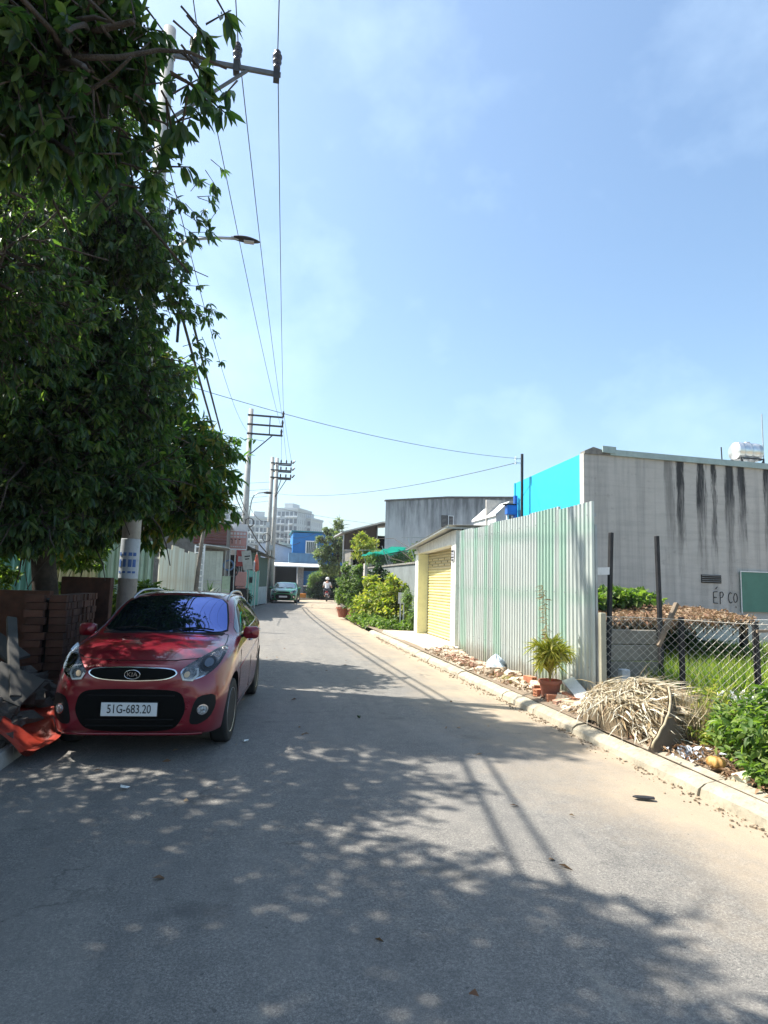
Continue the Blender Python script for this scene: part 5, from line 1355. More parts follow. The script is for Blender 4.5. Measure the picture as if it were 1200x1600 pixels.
def tree(name, label, base, forks, blobs, n, k, L, Wd, lm, trunk_r, droop=.55, group=None, gap=-.3, f=1.2, seed=1.0, five=False, single=0, shell=2.4, cat='tree', twig=True, extra=None, spread=.9):
    t = thing(name, label, cat, base, 0, group); B = Vector(base)
    tr = MB(); fork = Vector(forks[0]) - B
    limb(tr, (0, 0, -.05), fork, trunk_r, trunk_r*.72, .05)
    lm_ends = []
    br = MB()
    for q in blobs:
        c = Vector(q[:3]) - B; s = min(forks, key=lambda p: (Vector(p)-B-c).length); s = Vector(s) - B
        pts = limb(br, s, c, trunk_r*.42, trunk_r*.16, .12); lm_ends.append((c, q))
        for _ in range(7):
            d = Vector((rnd.gauss(0, 1), rnd.gauss(0, 1), rnd.gauss(.2, .8))).normalized()
            e = c + Vector((d.x*q[3]*.8, d.y*q[4]*.8, d.z*q[5]*.8)); pp = limb(br, pts[rnd.randint(3, 7)], e, trunk_r*.15, .012, .15, 6)
            for _ in range(3):
                e2 = Vector(pp[-2]) + Vector((rnd.gauss(0, .35), rnd.gauss(0, .35), rnd.gauss(0, .3)))
                limb(br, pp[rnd.randint(2, 5)], e2, .014, .006, .1, 4)
    for a, b_ in zip(forks[:-1], forks[1:]): limb(tr, Vector(a)-B, Vector(b_)-B, trunk_r*.7, trunk_r*.45, .05)
    tr.build('trunk', bark, t, True); 
    P, D = sample_blobs(blobs, n, shell, gap, f, seed)
    D = D + nr.normal(0, .45, D.shape); D[:, 2] += .05
    if extra is not None:
        EP, ED = extra; P = np.vstack([P, EP]); D = np.vstack([D, ED])
    P = P - np.array(base)
    lp, ld_, lL, lW = whorls(P, D, k, L, Wd, droop, spread)
    if twig:
        Dn = norm(D); tp = P - Dn*L*2.0
        # thin three sided twigs
        T = np.array([(math.cos(a), math.sin(a)) for a in (0, 2.1, 4.2)])
        aa = norm(np.cross(Dn, np.array([.3, .5, .8]))); bbv = np.cross(Dn, aa); m = len(P)
        V = np.zeros((m, 6, 3))
        for i in range(3):
            off = aa*T[i, 0] + bbv*T[i, 1]; V[:, i] = tp + off*.006; V[:, 3+i] = P + off*.003
        tw = np_mesh('twig', V.reshape(-1, 3), [(0, 1, 4, 3), (1, 2, 5, 4), (2, 0, 3, 5)], 6, m, bark)
        to = place('twig', tw, t); tag(to, kind='stuff')
    br.build('branch', bark, t, True)
    ns = 0
    if single:
        # the leaves that hang nearest to the lane are separate pieces
        wpos = lp + np.array(base); score = (wpos[:, 0] + .0) - .25*np.abs(wpos[:, 2]-5) + nr.uniform(0, .3, len(lp))
        idx = np.argsort(-score)[:single]; mask = np.ones(len(lp), bool); mask[idx] = False
        lme = leaves_mesh('leaf', np.zeros((1, 3)), np.array([[0, 1., 0]]), np.array([1.0]), np.array([Wd/L]), lm)
        for i in idx:
            d = Vector(ld_[i]).normalized(); o = place('leaf', lme, t, tuple(lp[i])); o.rotation_euler = d.to_track_quat('Y', 'Z').to_euler(); o.scale = (lL[i],)*3
        lp, ld_, lL, lW = lp[mask], ld_[mask], lL[mask], lW[mask]
    me = leaves_mesh('crown', lp, ld_, lL, lW, lm, five=five)
    c = place('crown', me, t); tag(c, kind='stuff')
    return t

def spray(points, n, r, dirv):
    P, D = [], []
    for p in points:
        for _ in range(n):
            P.append([p[i] + rnd.gauss(0, r) for i in range(3)]); D.append([dirv[i] + rnd.gauss(0, .5) for i in range(3)])
    return np.array(P), np.array(D)
# main mango behind the car
blobs1 = [(-2.6, 8.2, 5.3, 1.5, 1.3, 1.1), (-3.4, 8.4, 4.2, 1.6, 1.4, 1.2), (-2.25, 8.3, 4.0, 1.2, .9, 1.0), (-2.75, 8.0, 3.05, 1.2, 1.1, .8), (-2.1, 8.9, 3.2, .95, .8, .75),
          (-4.3, 9.0, 3.2, 1.5, 1.4, 1.1), (-3.7, 8.8, 6.0, 1.6, 1.3, 1.1), (-2.0, 7.9, 5.7, .75, .8, .7), (-3.6, 9.0, 7.1, 1.5, 1.3, .9), (-2.4, 8.6, 6.4, 1.1, 1.0, .8), (-3.2, 8.6, 2.4, 1.4, .8, .5), (-1.78, 8.9, 2.65, .6, .35, .6, 3), (-2.25, 8.8, 2.25, .55, .4, .4, 2), (-2.9, 8.3, 7.6, 1.1, .9, .9), (-2.7, 7.6, 2.5, 1.0, .5, .5), (-1.72, 8.1, 2.45, .5, .4, .45, 3), (-2.6, 7.5, 2.0, .6, .4, .35, 1.5)]
ext = spray([(-1.0, 7.7, 6.2), (-1.1, 7.9, 5.9), (-.85, 7.6, 6.35), (-.9, 8.1, 5.0), (-1.0, 8.3, 4.4)], 9, .16, (.8, -.1, -.25))
t1 = tree('mango_tree', 'huge dark mango tree overhanging the red car', (-3.1, 9.9, .08), [(-3.1, 9.7, 2.4), (-3.1, 9.2, 4.2), (-3.0, 8.8, 5.6)], blobs1, 12500, 9, .115, .041, mango, .2, gap=-.30, f=1.1, seed=.7, single=150, extra=ext, droop=.75)
# near mango, mostly beside and above the camera, shading the lane
blobs2 = [(-1.02, 2.78, 3.75, .60, .38, .55, 3), (-1.2, 2.9, 4.2, .6, .4, .45, 3), (-2.3, 4.1, 5.4, .7, .6, .5), (-4.2, 5.4, 5.3, 1.2, 1.2, .9), (-3.3, 4.9, 3.7, .85, .9, .7), (-3.2, 4.3, 5.2, 1.3, 1.1, 1.2), (-3.0, 3.0, 6.1, 1.6, 1.3, 1.1), (-2.5, 5.7, 3.9, .95, .9, 1.0), (-2.9, 6.3, 5.2, 1.0, .9, .9),
          (-4.6, 3.4, 4.6, 1.8, 1.8, 1.3), (-3.5, .9, 5.8, 1.7, 1.4, 1.2), (-4.6, 1.0, 4.4, 1.5, 1.6, 1.2), (-4.0, 5.9, 3.6, 1.3, 1.4, 1.2), (-1.9, 3.1, 6.3, 1.0, .9, .7)]
ext2 = spray([(-.36, 2.75, 3.8), (-.33, 2.75, 3.6), (-.40, 2.75, 3.45), (-.30, 2.72, 3.7), (-.36, 2.75, 4.05)], 5, .06, (.8, 0, -.35))
t2 = tree('mango_tree', 'nearer mango tree at the left edge casting shade on the lane', (-4.5, 4.2, .08), [(-4.3, 4.1, 2.2), (-4.0, 3.9, 4.4)], blobs2, 13500, 9, .088, .031, mango, .2, gap=-.27, f=1.15, seed=2.1, single=0, extra=ext2, droop=.8)
blobs4 = [(-7.0, 8, 2.0, 1.6, 2.4, 1.9), (-7.2, 4, 2.2, 1.6, 2.4, 2.1), (-7.4, 1, 2.4, 1.6, 2.0, 2.2), (-7.2, 6, 4.4, 1.8, 2.6, 1.5), (-7.0, 11, 4.2, 1.8, 1.8, 1.2)]
t4 = tree('mango_tree', 'wide dark tree at the far left closing the shade behind the walls', (-7.2, 5.5, .08), [(-7.2, 5.5, 1.2), (-7.2, 5.8, 3.0)], blobs4, 3600, 8, .24, .09, mango, .2, gap=-.7, f=.9, seed=3.3, five=True, twig=False)
# low broad leaved tree beyond the pole
blobs3 = [(-1.45, 11.3, 3.55, 1.0, 1.2, .85), (-2.0, 11.6, 2.9, 1.1, 1.2, .85), (-1.2, 11.0, 2.85, .75, .9, .65), (-2.7, 11.2, 3.9, 1.2, 1.2, 1.0), (-2.2, 10.9, 4.8, .9, .9, .8), (-3.2, 11.5, 2.6, 1.0, 1.1, .8)]
ext3 = spray([(-.52, 10.8, 3.7), (-.6, 10.9, 3.9)], 6, .10, (.6, 0, .5))
t3 = tree('broadleaf_tree', 'lower broad leaved tree with lighter green leaves beyond the near pole', (-2.35, 12.0, .08), [(-2.3, 11.9, 1.6), (-2.1, 11.6, 2.6)], blobs3, 2600, 8, .17, .062, mango2, .11, gap=-.5, f=1.3, seed=4.0, single=130, extra=ext3)

# ------------------------------------------------------------ shrubs and weeds
def bush(name, label, cat, base, blobs, n, k, L, Wd, lm, stems=10, droop=.3, group=None, gap=-.6, f=2.5, seed=0, stem_m=None, five=True, sr=.012, spread=.9, shell=2.0):
    t = thing(name, label, cat, base, 0, group); B = np.array(base)
    P, D = sample_blobs(blobs, n, shell, gap, f, seed); D = D + nr.normal(0, .4, D.shape); D[:, 2] += .4
    s = MB()
    for _ in range(stems):
        q = rnd.choice(blobs); e = Vector([q[i] + rnd.uniform(-.6, .6)*q[3+i] for i in range(3)]) - Vector(base)
        limb(s, (rnd.uniform(-.06, .06), rnd.uniform(-.06, .06), 0), e, sr, sr*.35, .12, 5)
    s.build('stem', stem_m or bark, t, True)
    lp, ld_, lL, lW = whorls(P - B, D, k, L, Wd, droop, spread)
    c = place('foliage', leaves_mesh('foliage', lp, ld_, lL, lW, lm, five=five), t); tag(c, kind='stuff')
    return t
lf_yg = leafmat('yellow green leaves', [(.10, .15, .03), (.17, .23, .04), (.27, .32, .06), (.40, .40, .08), (.50, .44, .10)], .5, .4)
lf_mid = leafmat('mid green leaves', [(.06, .11, .035), (.10, .17, .05), (.16, .24, .07), (.24, .31, .10)], .5, .35)
lf_dk = leafmat('dark shrub leaves', [(.015, .04, .015), (.025, .06, .02), (.04, .085, .03)], .45, .25)
lf_br = leafmat('bright weed leaves', [(.07, .13, .03), (.11, .19, .04), (.17, .26, .06), (.27, .34, .09)], .5, .4)
lf_dry = leafmat('dry straw strips', [(.42, .32, .18), (.58, .49, .31), (.70, .62, .44), (.78, .73, .58), (.34, .21, .11)], .8, .2, (.5, .4, .2))
lf_litter = leafmat('dry leaf litter', [(.16, .09, .05), (.26, .16, .09), (.36, .25, .15), (.46, .36, .24), (.20, .10, .06)], .85, .15, (.4, .25, .12))
# shrubs along the right edge past the garage
bush('shrub', 'pale green potted shrub furthest along the row past the garage', 'shrub', (3.65, 24.0, .1), [(3.55, 24.0, 1.35, .62, .8, .75), (3.75, 23.6, .8, .55, .8, .5), (3.3, 24.2, 1.0, .4, .5, .5), (3.3, 24.0, 2.0, .2, .2, .3), (3.8, 23.8, 2.05, .2, .2, .25)], 900, 7, .13, .05, lf_mid, 14, gap=-.35, seed=3)
bush('shrub', 'yellow green bushy shrub in the middle of the roadside row', 'shrub', (4.2, 20.8, .1), [(4.1, 20.9, 1.0, .72, 1.3, .62), (4.35, 20.0, .65, .6, 1.1, .5), (4.25, 19.4, 1.4, .36, .4, .35), (3.7, 21.5, .7, .45, .9, .45), (3.8, 21.3, 1.55, .3, .4, .25), (4.3, 20.2, 1.6, .2, .3, .25)], 1150, 7, .15, .065, lf_yg, 16, gap=-.42, seed=5)
bush('shrub', 'dark pointed shrub rising behind the yellow green one', 'shrub', (4.35, 22.8, .1), [(4.35, 22.8, 1.55, .40, .5, .6), (4.35, 22.8, 1.0, .5, .6, .5), (4.35, 22.8, 2.1, .16, .2, .25)], 520, 7, .12, .06, lf_dk, 10, gap=-.8, seed=6)
bush('ground_plant', 'low bright creeping plants spreading to the kerb below the shrubs', 'plants', (3.8, 19.4, .1), [(3.65, 20.3, .25, .42, 1.5, .26), (3.9, 18.8, .22, .45, .9, .24), (4.2, 18.2, .2, .25, .6, .2), (3.5, 22.0, .25, .3, 1.3, .25)], 800, 6, .10, .06, lf_br, 20, gap=-.9, seed=8, sr=.006)
bush('shrub', 'small grassy plant between wall and garage pillar', 'plants', (4.5, 17.7, .1), [(4.48, 17.8, .5, .22, .5, .45), (4.4, 18.2, 1.1, .15, .3, .25)], 220, 6, .14, .03, lf_mid, 10, gap=-.9, seed=9, sr=.006)
bush('vine', 'green vines growing over the bars on the garden wall', 'vine', (4.9, 18.5, 2.0), [(5.0, 18.8, 2.45, .35, 1.4, .35), (5.1, 22, 2.4, .3, 1.6, .3), (5.0, 26.3, 2.6, .5, 1.2, .35)], 700, 6, .13, .035, lf_mid, 8, gap=-.5, seed=10)
bush('shrub', 'leafy shrub hanging over the wall end near the dark shed', 'shrub', (4.9, 28.6, 0), [(4.75, 28.7, 3.3, .65, .8, .45), (4.9, 28.6, 2.8, .7, .8, .4), (4.6, 28.6, 3.7, .3, .4, .2)], 620, 6, .13, .045, lf_yg, 8, gap=-.6, seed=12, sr=.02)
# planters and pots
terr = mat('terracotta', (.36, .13, .08), .85, var=.2, vs=5, bump=.3, bs=40, grime=.25)
def pot(x, y, s, lb, m_=None, grp='terracotta pots at the roadside row'):
    b = MB(); b.lathe([(.13*s, 0), (.16*s, .12*s), (.19*s, .26*s), (.215*s, .265*s), (.215*s, .31*s), (.19*s, .31*s), (.18*s, .25*s), (0, .25*s)], 22)
    p = b.build('plant_pot', m_ or terr, None, True, (x, y, .1), label=lb, cat='plant pot', group=grp, angle=40); return p
pot(3.30, 24.6, 1.25, 'reddish pot at the far left end of the roadside row')
pot(3.62, 23.5, 1.35, 'wide reddish pot second from the far end of the row')
pot(3.75, 25.3, 1.1, 'small reddish pot tucked behind the pale green shrub')
# small notice board on two posts
nbd = thing('notice_board', 'small white notice board on a post in front of the wall', 'sign', (4.32, 18.6, .1), R(-25))
MB().box(-.12, .12, -.015, .01, .78, 1.12).build('board', M['white'], nbd)
for x in (-.05, .05): MB().box(x-.018, x+.018, .011, .035, 0, 1.1).build('post', M['white'], nbd)
MB().box(-.06, .06, -.02, -.0155, .86, .98).build('print', mat('grey smudge', (.45, .42, .42), .8), nbd)
# fern topped hedge at the bend
bush('hedge', 'dark round clipped hedge at the road bend', 'hedge', (5.0, 50.6, .05), [(5.1, 50.8, 1.0, 1.15, .9, 1.1), (5.9, 50.9, 1.1, .9, .8, 1.15), (4.7, 50.8, .6, .9, .7, .6)], 1700, 6, .17, .08, lf_dk, 14, gap=-1.0, seed=14)
bush('fern', 'bright arching fern growing on top of the dark hedge', 'fern', (4.6, 50.2, 1.3), [(4.35, 50.2, 1.9, .5, .5, .35), (4.1, 50.1, 1.5, .25, .3, .4), (5.4, 50.4, 2.25, .9, .4, .18)], 300, 7, .35, .04, lf_br, 6, droop=.8, gap=-1, seed=15)
# background trees
tree('small_tree', 'open grey green tree rising beside the blue house', (4.9, 38.2, 0), [(4.9, 38.2, 1.8), (4.7, 38.0, 3.0)], [(4.5, 38, 4.0, .85, .8, .8), (5.1, 38.2, 3.3, .85, .8, .7), (3.8, 38, 3.2, .65, .7, .6), (3.55, 38, 4.1, .35, .4, .3), (5.9, 38.2, 3.7, .4, .4, .25), (4.6, 38, 5.1, .4, .4, .35), (4.0, 38, 4.7, .35, .3, .25), (5.6, 38.2, 4.3, .45, .4, .25), (4.2, 38, 2.4, .7, .7, .6)], 1100, 7, .17, .06, leafmat('grey green leaves', [(.10, .14, .07), (.16, .21, .10), (.24, .29, .15), (.33, .36, .22)], .5, .35), .09, gap=-.35, f=2.2, five=True, twig=False)
for x, y, s, lb in ((14, 64, 2.6, 'round tree far behind the blue house on the right'), (-9, 44, 2.2, 'dark tree behind the teal shopfront roofs'), (24, 30, 2.6, 'distant tree right of the grey house, mostly hidden')):
    tree('background_tree', lb, (x, y, 0), [(x, y, 1.4)], [(x, y, 3.0, s*.7, s*.7, 1.3), (x+.8, y, 2.4, s*.5, s*.5, .9)], 700, 6, .28, .11, lf_dk, .12, five=True, twig=False)
# lit weeds behind the car on the left
bush('shrub', 'bright weeds behind the red car under the near pole', 'shrub', (-1.95, 10.9, .1), [(-1.8, 10.9, 1.0, .5, .6, .4), (-2.3, 11.1, .9, .6, .5, .5), (-1.5, 11.4, .75, .25, .6, .35)], 520, 7, .13, .06, lf_br, 12, gap=-.8, seed=17)
bush('shrub', 'sunlit leaves in front of the teal and cream sheets', 'shrub', (-3.9, 12.6, .1), [(-4.3, 12.6, 2.1, .7, .5, .35), (-3.4, 12.7, 1.9, .5, .5, .4), (-4.9, 12.4, 1.4, .6, .5, .4), (-3.5, 12.6, 1.2, .3, .3, .2)], 560, 7, .14, .06, lf_br, 12, gap=-.7, seed=18)
bush('agave', 'spiky dark plant below the sheet gate', 'plants', (-1.75, 22.6, .1), [(-1.75, 22.6, .8, .25, .25, .3)], 14, 8, .5, .05, lf_dk, 3, droop=.1, gap=-9, seed=19)
bush('potted_plant', 'small dark potted plants by the shop door', 'plants', (-.62, 30.8, .1), [(-.62, 30.8, .6, .3, .5, .4)], 130, 6, .14, .05, lf_dk, 6, gap=-.9, seed=20)

# ------------------------------------------------------------ right front: bushes, weeds, palm
bush('shrub', 'leafy green bush at the lower right beside the kerb', 'shrub', (3.95, 4.4, .1), [(3.90, 4.2, .36, .34, .40, .28), (4.3, 4.45, .45, .42, .45, .36), (3.72, 3.9, .22, .20, .3, .16), (4.6, 4.2, .55, .45, .5, .40), (4.0, 4.7, .36, .2, .25, .25)], 900, 6, .078, .034, lf_br, 30, droop=.35, gap=-.75, f=5, seed=22, five=False, sr=.006)
bush('weed', 'yellow green weeds between basket and leafy bush', 'weeds', (4.2, 5.5, .1), [(4.25, 5.25, .30, .25, .30, .24), (4.5, 5.6, .32, .3, .3, .26), (4.05, 5.0, .22, .16, .2, .14)], 330, 6, .06, .022, lf_yg, 26, droop=.2, gap=-.8, f=5, seed=23, sr=.005)
# potted areca palm
pm = thing('potted_palm', 'yellowing areca palm in a terracotta pot against the steel fence', 'potted palm', (3.62, 7.30, .12)); pm.scale = (1.0, 1.0, 1.08)
b = MB(); b.lathe([(.10, 0), (.115, .10), (.13, .18), (.145, .185), (.145, .22), (.13, .22), (.125, .18), (0, .18)], 22); b.build('pot', terr, pm, True, angle=40)
palm_m = leafmat('areca leaflets', [(.24, .25, .04), (.42, .40, .07), (.58, .52, .11), (.66, .56, .18)], .5, .4)
stem_y = mat('yellow palm stem', (.40, .34, .10), .6, var=.2)
dryf = leafmat('dry palm leaflets', [(.28, .18, .10), (.38, .26, .14)], .8, .2, (.4, .3, .15))
for i in range(26):
    a = i*2.4 + rnd.uniform(-.3, .3); Lf = rnd.uniform(.40, .80); out = rnd.uniform(.06, .34)
    up_ = rnd.uniform(.95, 1.25)
    if i == 0: a, Lf, out, up_ = 2.2, 1.05, .10, 1.15
    if i == 1: a, Lf, out, up_ = .2, .9, .35, .9
    if 3.6+.6*cos(a)*out > 3.93: out *= .45
    pts = []; 
    for k in range(12):
        t_ = k/11; r_ = out*Lf*t_**1.25; z = .2 + Lf*(up_*t_ - (.55 if i else .1)*t_**2.6)
        pts.append(Vector((cos(a)*r_, sin(a)*r_, z)))
    st = MB().tube(pts, [.007*(1-.7*k/11) for k in range(12)], 5).build('frond_stem', stem_y, pm, True)
    P, D, LL, WW = [], [], [], []
    for k in range(3, 12):
        d = (pts[k]-pts[k-1]).normalized(); sd2 = d.cross(Vector((0, 0, 1))).normalized()
        for s in (-1, 1):
            for h_ in ((0, .5) if i else (0, .3, .6, .9, 1.2, 1.5)):
                P.append(tuple(pts[k] - d*h_*.05)); v_ = d*.9 + sd2*s*(.45 if i else .25) + Vector((rnd.gauss(0, .12), rnd.gauss(0, .12), -.30 if i else -.9)); D.append(tuple(v_)); LL.append(rnd.uniform(.14, .24) if i else rnd.uniform(.05, .12)); WW.append(.020)
    place('frond', leaves_mesh('frond', np.array(P), np.array(D), np.array(LL), np.array(WW), dryf if i in (0,) else palm_m), pm)
# ------------------------------------------------------------ chain link fence and its posts
cl = thing('chain_link_fence', 'rusty chain link fence of black posts around the overgrown lot', 'fence', (0, 0, 0))
Pa, Pb = Vector((4.10, 6.98, 0)), Vector((7.6, 5.08, 0))
dd = (Pb-Pa).normalized(); Lc = (Pb-Pa).length; nn_ = Vector((-dd.y, dd.x, 0))
wirem = mat('galvanised mesh wire', (.62, .58, .50), .6, metal=.0, var=.3, vs=6, bump=0)
b = MB(); cw = .044
nw = int(Lc/cw)
for i in range(nw):
    pts = []; nz_ = 23
    for k in range(nz_+1):
        z = .12 + 1.05*k/nz_; s = (1 if (k+i) % 2 else -1)
        off = i*cw + s*cw*.51
        zz = z + .012*sin(off*5)
        pts.append(Pa + dd*off + nn_*(s*.003) + Vector((0, 0, zz)))
    b.tube(pts, .0026, 4, cap=False)
b.build('wire_mesh', wirem, cl)
MB().tube([Pa + dd*(Lc*k/12) + Vector((0, 0, 1.165 + .012*sin(k*.9))) for k in range(13)], .004, 5).build('top_wire', wirem, cl)
for (s, h, w_, lean) in ((.93, 1.20, .046, 0), (1.72, 1.18, .05, .02), (2.5, 1.2, .046, 0), (3.4, 1.18, .05, .02)):
    p = Pa + dd*s - nn_*.0
    MB().beam((p.x+.02, p.y+.03, .02), (p.x+.02-lean, p.y+.03, h), w_, w_).build('post', M['black_iron'], cl)
MB().beam((4.56, 7.55, .1), (4.645, 7.56, 2.27), .052, .052).build('leaning_post', M['black_iron'], label='tall black leaning iron post beside the end of the steel fence', cat='post', bevel=.006)
MB().beam((5.42, 7.62, .1), (5.38, 7.62, 2.26), .055, .05).build('tall_post', M['black_iron'], label='tall upright black iron post rising behind the mesh', cat='post', bevel=.006)
MB().beam((4.66, 6.62, .85), (4.97, 6.68, 1.36), .055, .05).build('slanting_pole', M['wood'], label='grey wooden pole leaning on the chain link fence', cat='wooden pole', bevel=.01)
MB().beam((4.05, 7.55, 1.72), (4.62, 7.55, 1.75), .03, .10).build('white_block', M['white'], label='small white board fixed between steel fence and leaning post', cat='board')
MB().beam((4.95, 5.93, .20), (7.0, 5.55, .20), .07, .05).build('timber_beam', M['wood'], label='dark timber beam lying along the foot of the mesh fence', cat='beam', bevel=.008)
MB().beam((5.0, 6.05, .27), (7.0, 5.68, .285), .04, .03).build('iron_bar', M['black_iron'], label='thin bar resting on the timber beam', cat='bar')
MB().beam((5.55, 6.1, 1.08), (6.4, 5.9, 1.11), .03, .03).build('stick', M['wood'], label='short stick tied at the right end of the fence', cat='stick')
# panel of concrete planks behind the mesh
pk = thing('plank_wall', 'low wall of stacked grey concrete planks behind the mesh', 'plank wall', (0, 0, 0))
plm = mat('brown grey concrete plank', (.27, .24, .19), .9, var=.25, vs=3, bump=.4, bs=25, grime=.4)
for i in range(4):
    z0 = .08 + i*.225
    MB().box(4.35, 5.50 - .01*(i % 2), 7.78+.012*i, 7.83+.012*i, z0, z0+.218 - (.0 if i < 3 else .02)).build('plank', plm, pk, bevel=.012)
MB().box(5.49, 5.53, 7.76, 7.80, .05, .95).build('edge_strip', M['conc_dark'], pk)
# low sloping roof covered with litter
lr = thing('low_roof', 'low sloping slab roof covered in dry leaves', 'roof', (0, 0, 0))
b = MB(); q4 = [(4.3, 8.6, 1.02), (8.35, 9.2, 1.06), (10.3, 13.0, 1.10), (6.2, 14.6, 1.30)]
b.add(q4 + [(x, y, z-.07) for x, y, z in q4], [(0, 1, 2, 3), (7, 6, 5, 4), (0, 4, 5, 1), (1, 5, 6, 2), (2, 6, 7, 3), (3, 7, 4, 0)]); b.build('slab', M['conc_dark'], lr)
for x, y in ((4.5, 8.8), (6.3, 9.0), (8.2, 9.3), (9.9, 12.8), (6.3, 14.3)): MB().box(x-.05, x+.05, y-.05, y+.05, 0, 1.0).build('post', M['black_iron'], lr)
MB().box(4.6, 6.1, 11.2, 11.3, 0, 1.0).box(6.1, 12.5, 12.0, 12.1, 0, .93).build('back_wall', mat('pale rendered wall', (.55, .55, .53), .9, var=.15, bump=.2, grime=.3), lr)
def litter(name, label, fn, n, L, W, m_, flat=.25, kind='stuff', cat='leaf litter'):
    P = np.array([fn() for _ in range(n)]); D = nr.normal(0, 1, (n, 3)); D[:, 2] *= flat
    Ls = L*nr.uniform(.5, 1.3, n); return place(name, leaves_mesh(name, P, D, Ls, Ls*W*nr.uniform(.7, 1.3, n), m_, five=True, curl=1.6), None, label=label, cat=cat, kind=kind)
def on_roof():
    u, v = rnd.random()**.9, rnd.random(); a = Vector(q4[0]).lerp(Vector(q4[1]), u); c = Vector(q4[3]).lerp(Vector(q4[2]), u); p = a.lerp(c, v)
    return (p.x, p.y, p.z + rnd.random()**2*.05)
litter('leaf_litter', 'thick dry brown leaves lying on the low slab roof', on_roof, 6500, .10, .45, lf_litter)
def on_edge():
    u = rnd.random(); a = Vector(q4[0]).lerp(Vector(q4[1]), u); return (a.x, a.y-rnd.random()*.05, a.z - rnd.random()**2*.16*(.3+u))
litter('leaf_litter', 'dry leaves and roots hanging from the front edge of the low roof', on_edge, 800, .11, .3, lf_litter, 1.5)
bush('creeper', 'bright green creeper at the back of the low roof', 'plants', (5.7, 11.0, 1.1), [(6.7, 11.0, 1.36, .8, .4, .17), (7.6, 11.8, 1.36, .8, .4, .14), (5.9, 10.6, 1.30, .5, .4, .16)], 900, 6, .13, .09, lf_br, 10, gap=-.9, seed=30, sr=.006)
# lot vegetation
bush('shrub', 'dense dark rounded shrub in the overgrown lot', 'shrub', (7.5, 10.3, .1), [(7.4, 10.4, .62, .62, .6, .42), (7.9, 10.6, .45, .45, .5, .35)], 900, 7, .07, .03, leafmat('deep green leaves', [(.02, .07, .02), (.03, .10, .025), (.05, .13, .03)], .5, .3), 12, gap=-1, seed=31)
bush('shrub', 'paler spiky shrub in front of the dark one in the lot', 'shrub', (7.6, 9.3, .1), [(7.6, 9.3, .45, .45, .35, .28), (8.1, 9.1, .4, .4, .35, .25)], 260, 8, .13, .03, lf_mid, 12, gap=-1, seed=32)
# grass blades
def blades(name, label, area, n, H_, m_, W_=.012, lean=.35):
    P = np.array([area() for _ in range(n)]); D = np.stack([nr.normal(0, lean, n), nr.normal(0, lean, n), np.ones(n)], 1)
    Ls = H_*nr.uniform(.4, 1.25, n); return place(name, leaves_mesh(name, P, D, Ls, np.full(n, W_)*nr.uniform(.7, 1.4, n), m_, five=True, curl=1.2, upbias=.2), None, label=label, cat='grass', kind='stuff')
grassm = leafmat('lot grass', [(.12, .20, .03), (.18, .28, .04), (.26, .36, .05), (.36, .42, .08), (.42, .40, .15)], .6, .4)
blades('grass', 'tall sunlit grass inside the fenced lot', lambda: (lambda x, y: (x, y, .1))(5.2 + 6.0*rnd.random(), 7.2 + 4.4*rnd.random()), 20000, .42, grassm, .02)
blades('grass', 'patchy grass near the mesh fence', lambda: (lambda a: (5.2 + a[0]*1.6, 6.5 + a[1]*1.4, .1))((rnd.random(), rnd.random())), 900, .22, grassm)
blades('dry_grass', 'brown dry stalks beside the woven mat', lambda: (4.02 + rnd.gauss(0, .07), 5.32 + rnd.gauss(0, .1), .1), 260, .5, lf_dry, .009, .3)
blades('dry_grass', 'thin weeds growing along the kerb in front of the rubble', lambda: (3.55 + rnd.random()*.2, 8.6 + rnd.gauss(0, .25), .12), 120, .12, leafmat('sparse weeds', [(.20, .24, .05), (.35, .33, .1), (.42, .36, .18)], .6, .3), .01, .5)
litter('leaf_litter', 'dry leaves and scraps over the ground inside the lot', lambda: (4.6 + 4.5*rnd.random(), 6.0 + 3.2*rnd.random(), .11 + rnd.random()*.05), 5200, .09, .4, lf_litter)
litter('leaf_litter', 'dead leaves along the strip between kerb and fence', lambda: (lambda y: (3.5 + .5*rnd.random(), y, .12 + rnd.random()*.05))(3.2 + 9.4*rnd.random()), 5200, .07, .35, lf_litter)
litter('white_rubbish', 'white plastic rubbish in the right corner of the lot', lambda: (6.0 + rnd.gauss(0, .35), 6.75 + rnd.gauss(0, .25), .13 + abs(rnd.gauss(0, .05))), 420, .09, .7, M['white'], .6, cat='rubbish')
litter('white_rubbish', 'torn white and blue plastic scraps at the foot of the woven mat', lambda: (3.66 + rnd.gauss(0, .09), 4.78 + rnd.gauss(0, .09), .13 + abs(rnd.gauss(0, .02))), 60, .07, .6, mat('pale plastic scraps', (.5, .55, .62), .5, rv=0), .6, cat='rubbish')

# ------------------------------------------------------------ heap of dead palm strips and its mat
lf_dry_white = leafmat('bleached palm strips', [(.40, .30, .17), (.62, .54, .38), (.74, .69, .54), (.82, .79, .68), (.80, .76, .62), (.30, .19, .11)], .8, .2, (.5, .4, .2))
def heap_h(x, y): return .12 + (.37 + .05*sin(x*17+y*5) + .04*sin(y*13))*max(0, 1-((x-3.92)/.52)**2-((y-5.92)/.82)**2)**.55
P, D, LL, WW = [], [], [], []
for i in range(9500):
    a_, r_ = rnd.uniform(0, 2*pi), rnd.random()**.5*1.03; x = 3.92 + r_*.52*cos(a_); y = 5.92 + r_*.84*sin(a_); z = heap_h(x, y) - abs(rnd.gauss(0, .05)) + .02
    if x < 3.50 or z < .1 or y - 5.02 < (x-3.4)*.8: continue
    P.append((x, y, z)); a = rnd.gauss(-1.0, .8); D.append((cos(a), sin(a), rnd.gauss(-.05, .3))); LL.append(rnd.uniform(.10, .42)); WW.append(rnd.choice((.005, .006, .008, .011, .015, .026)))
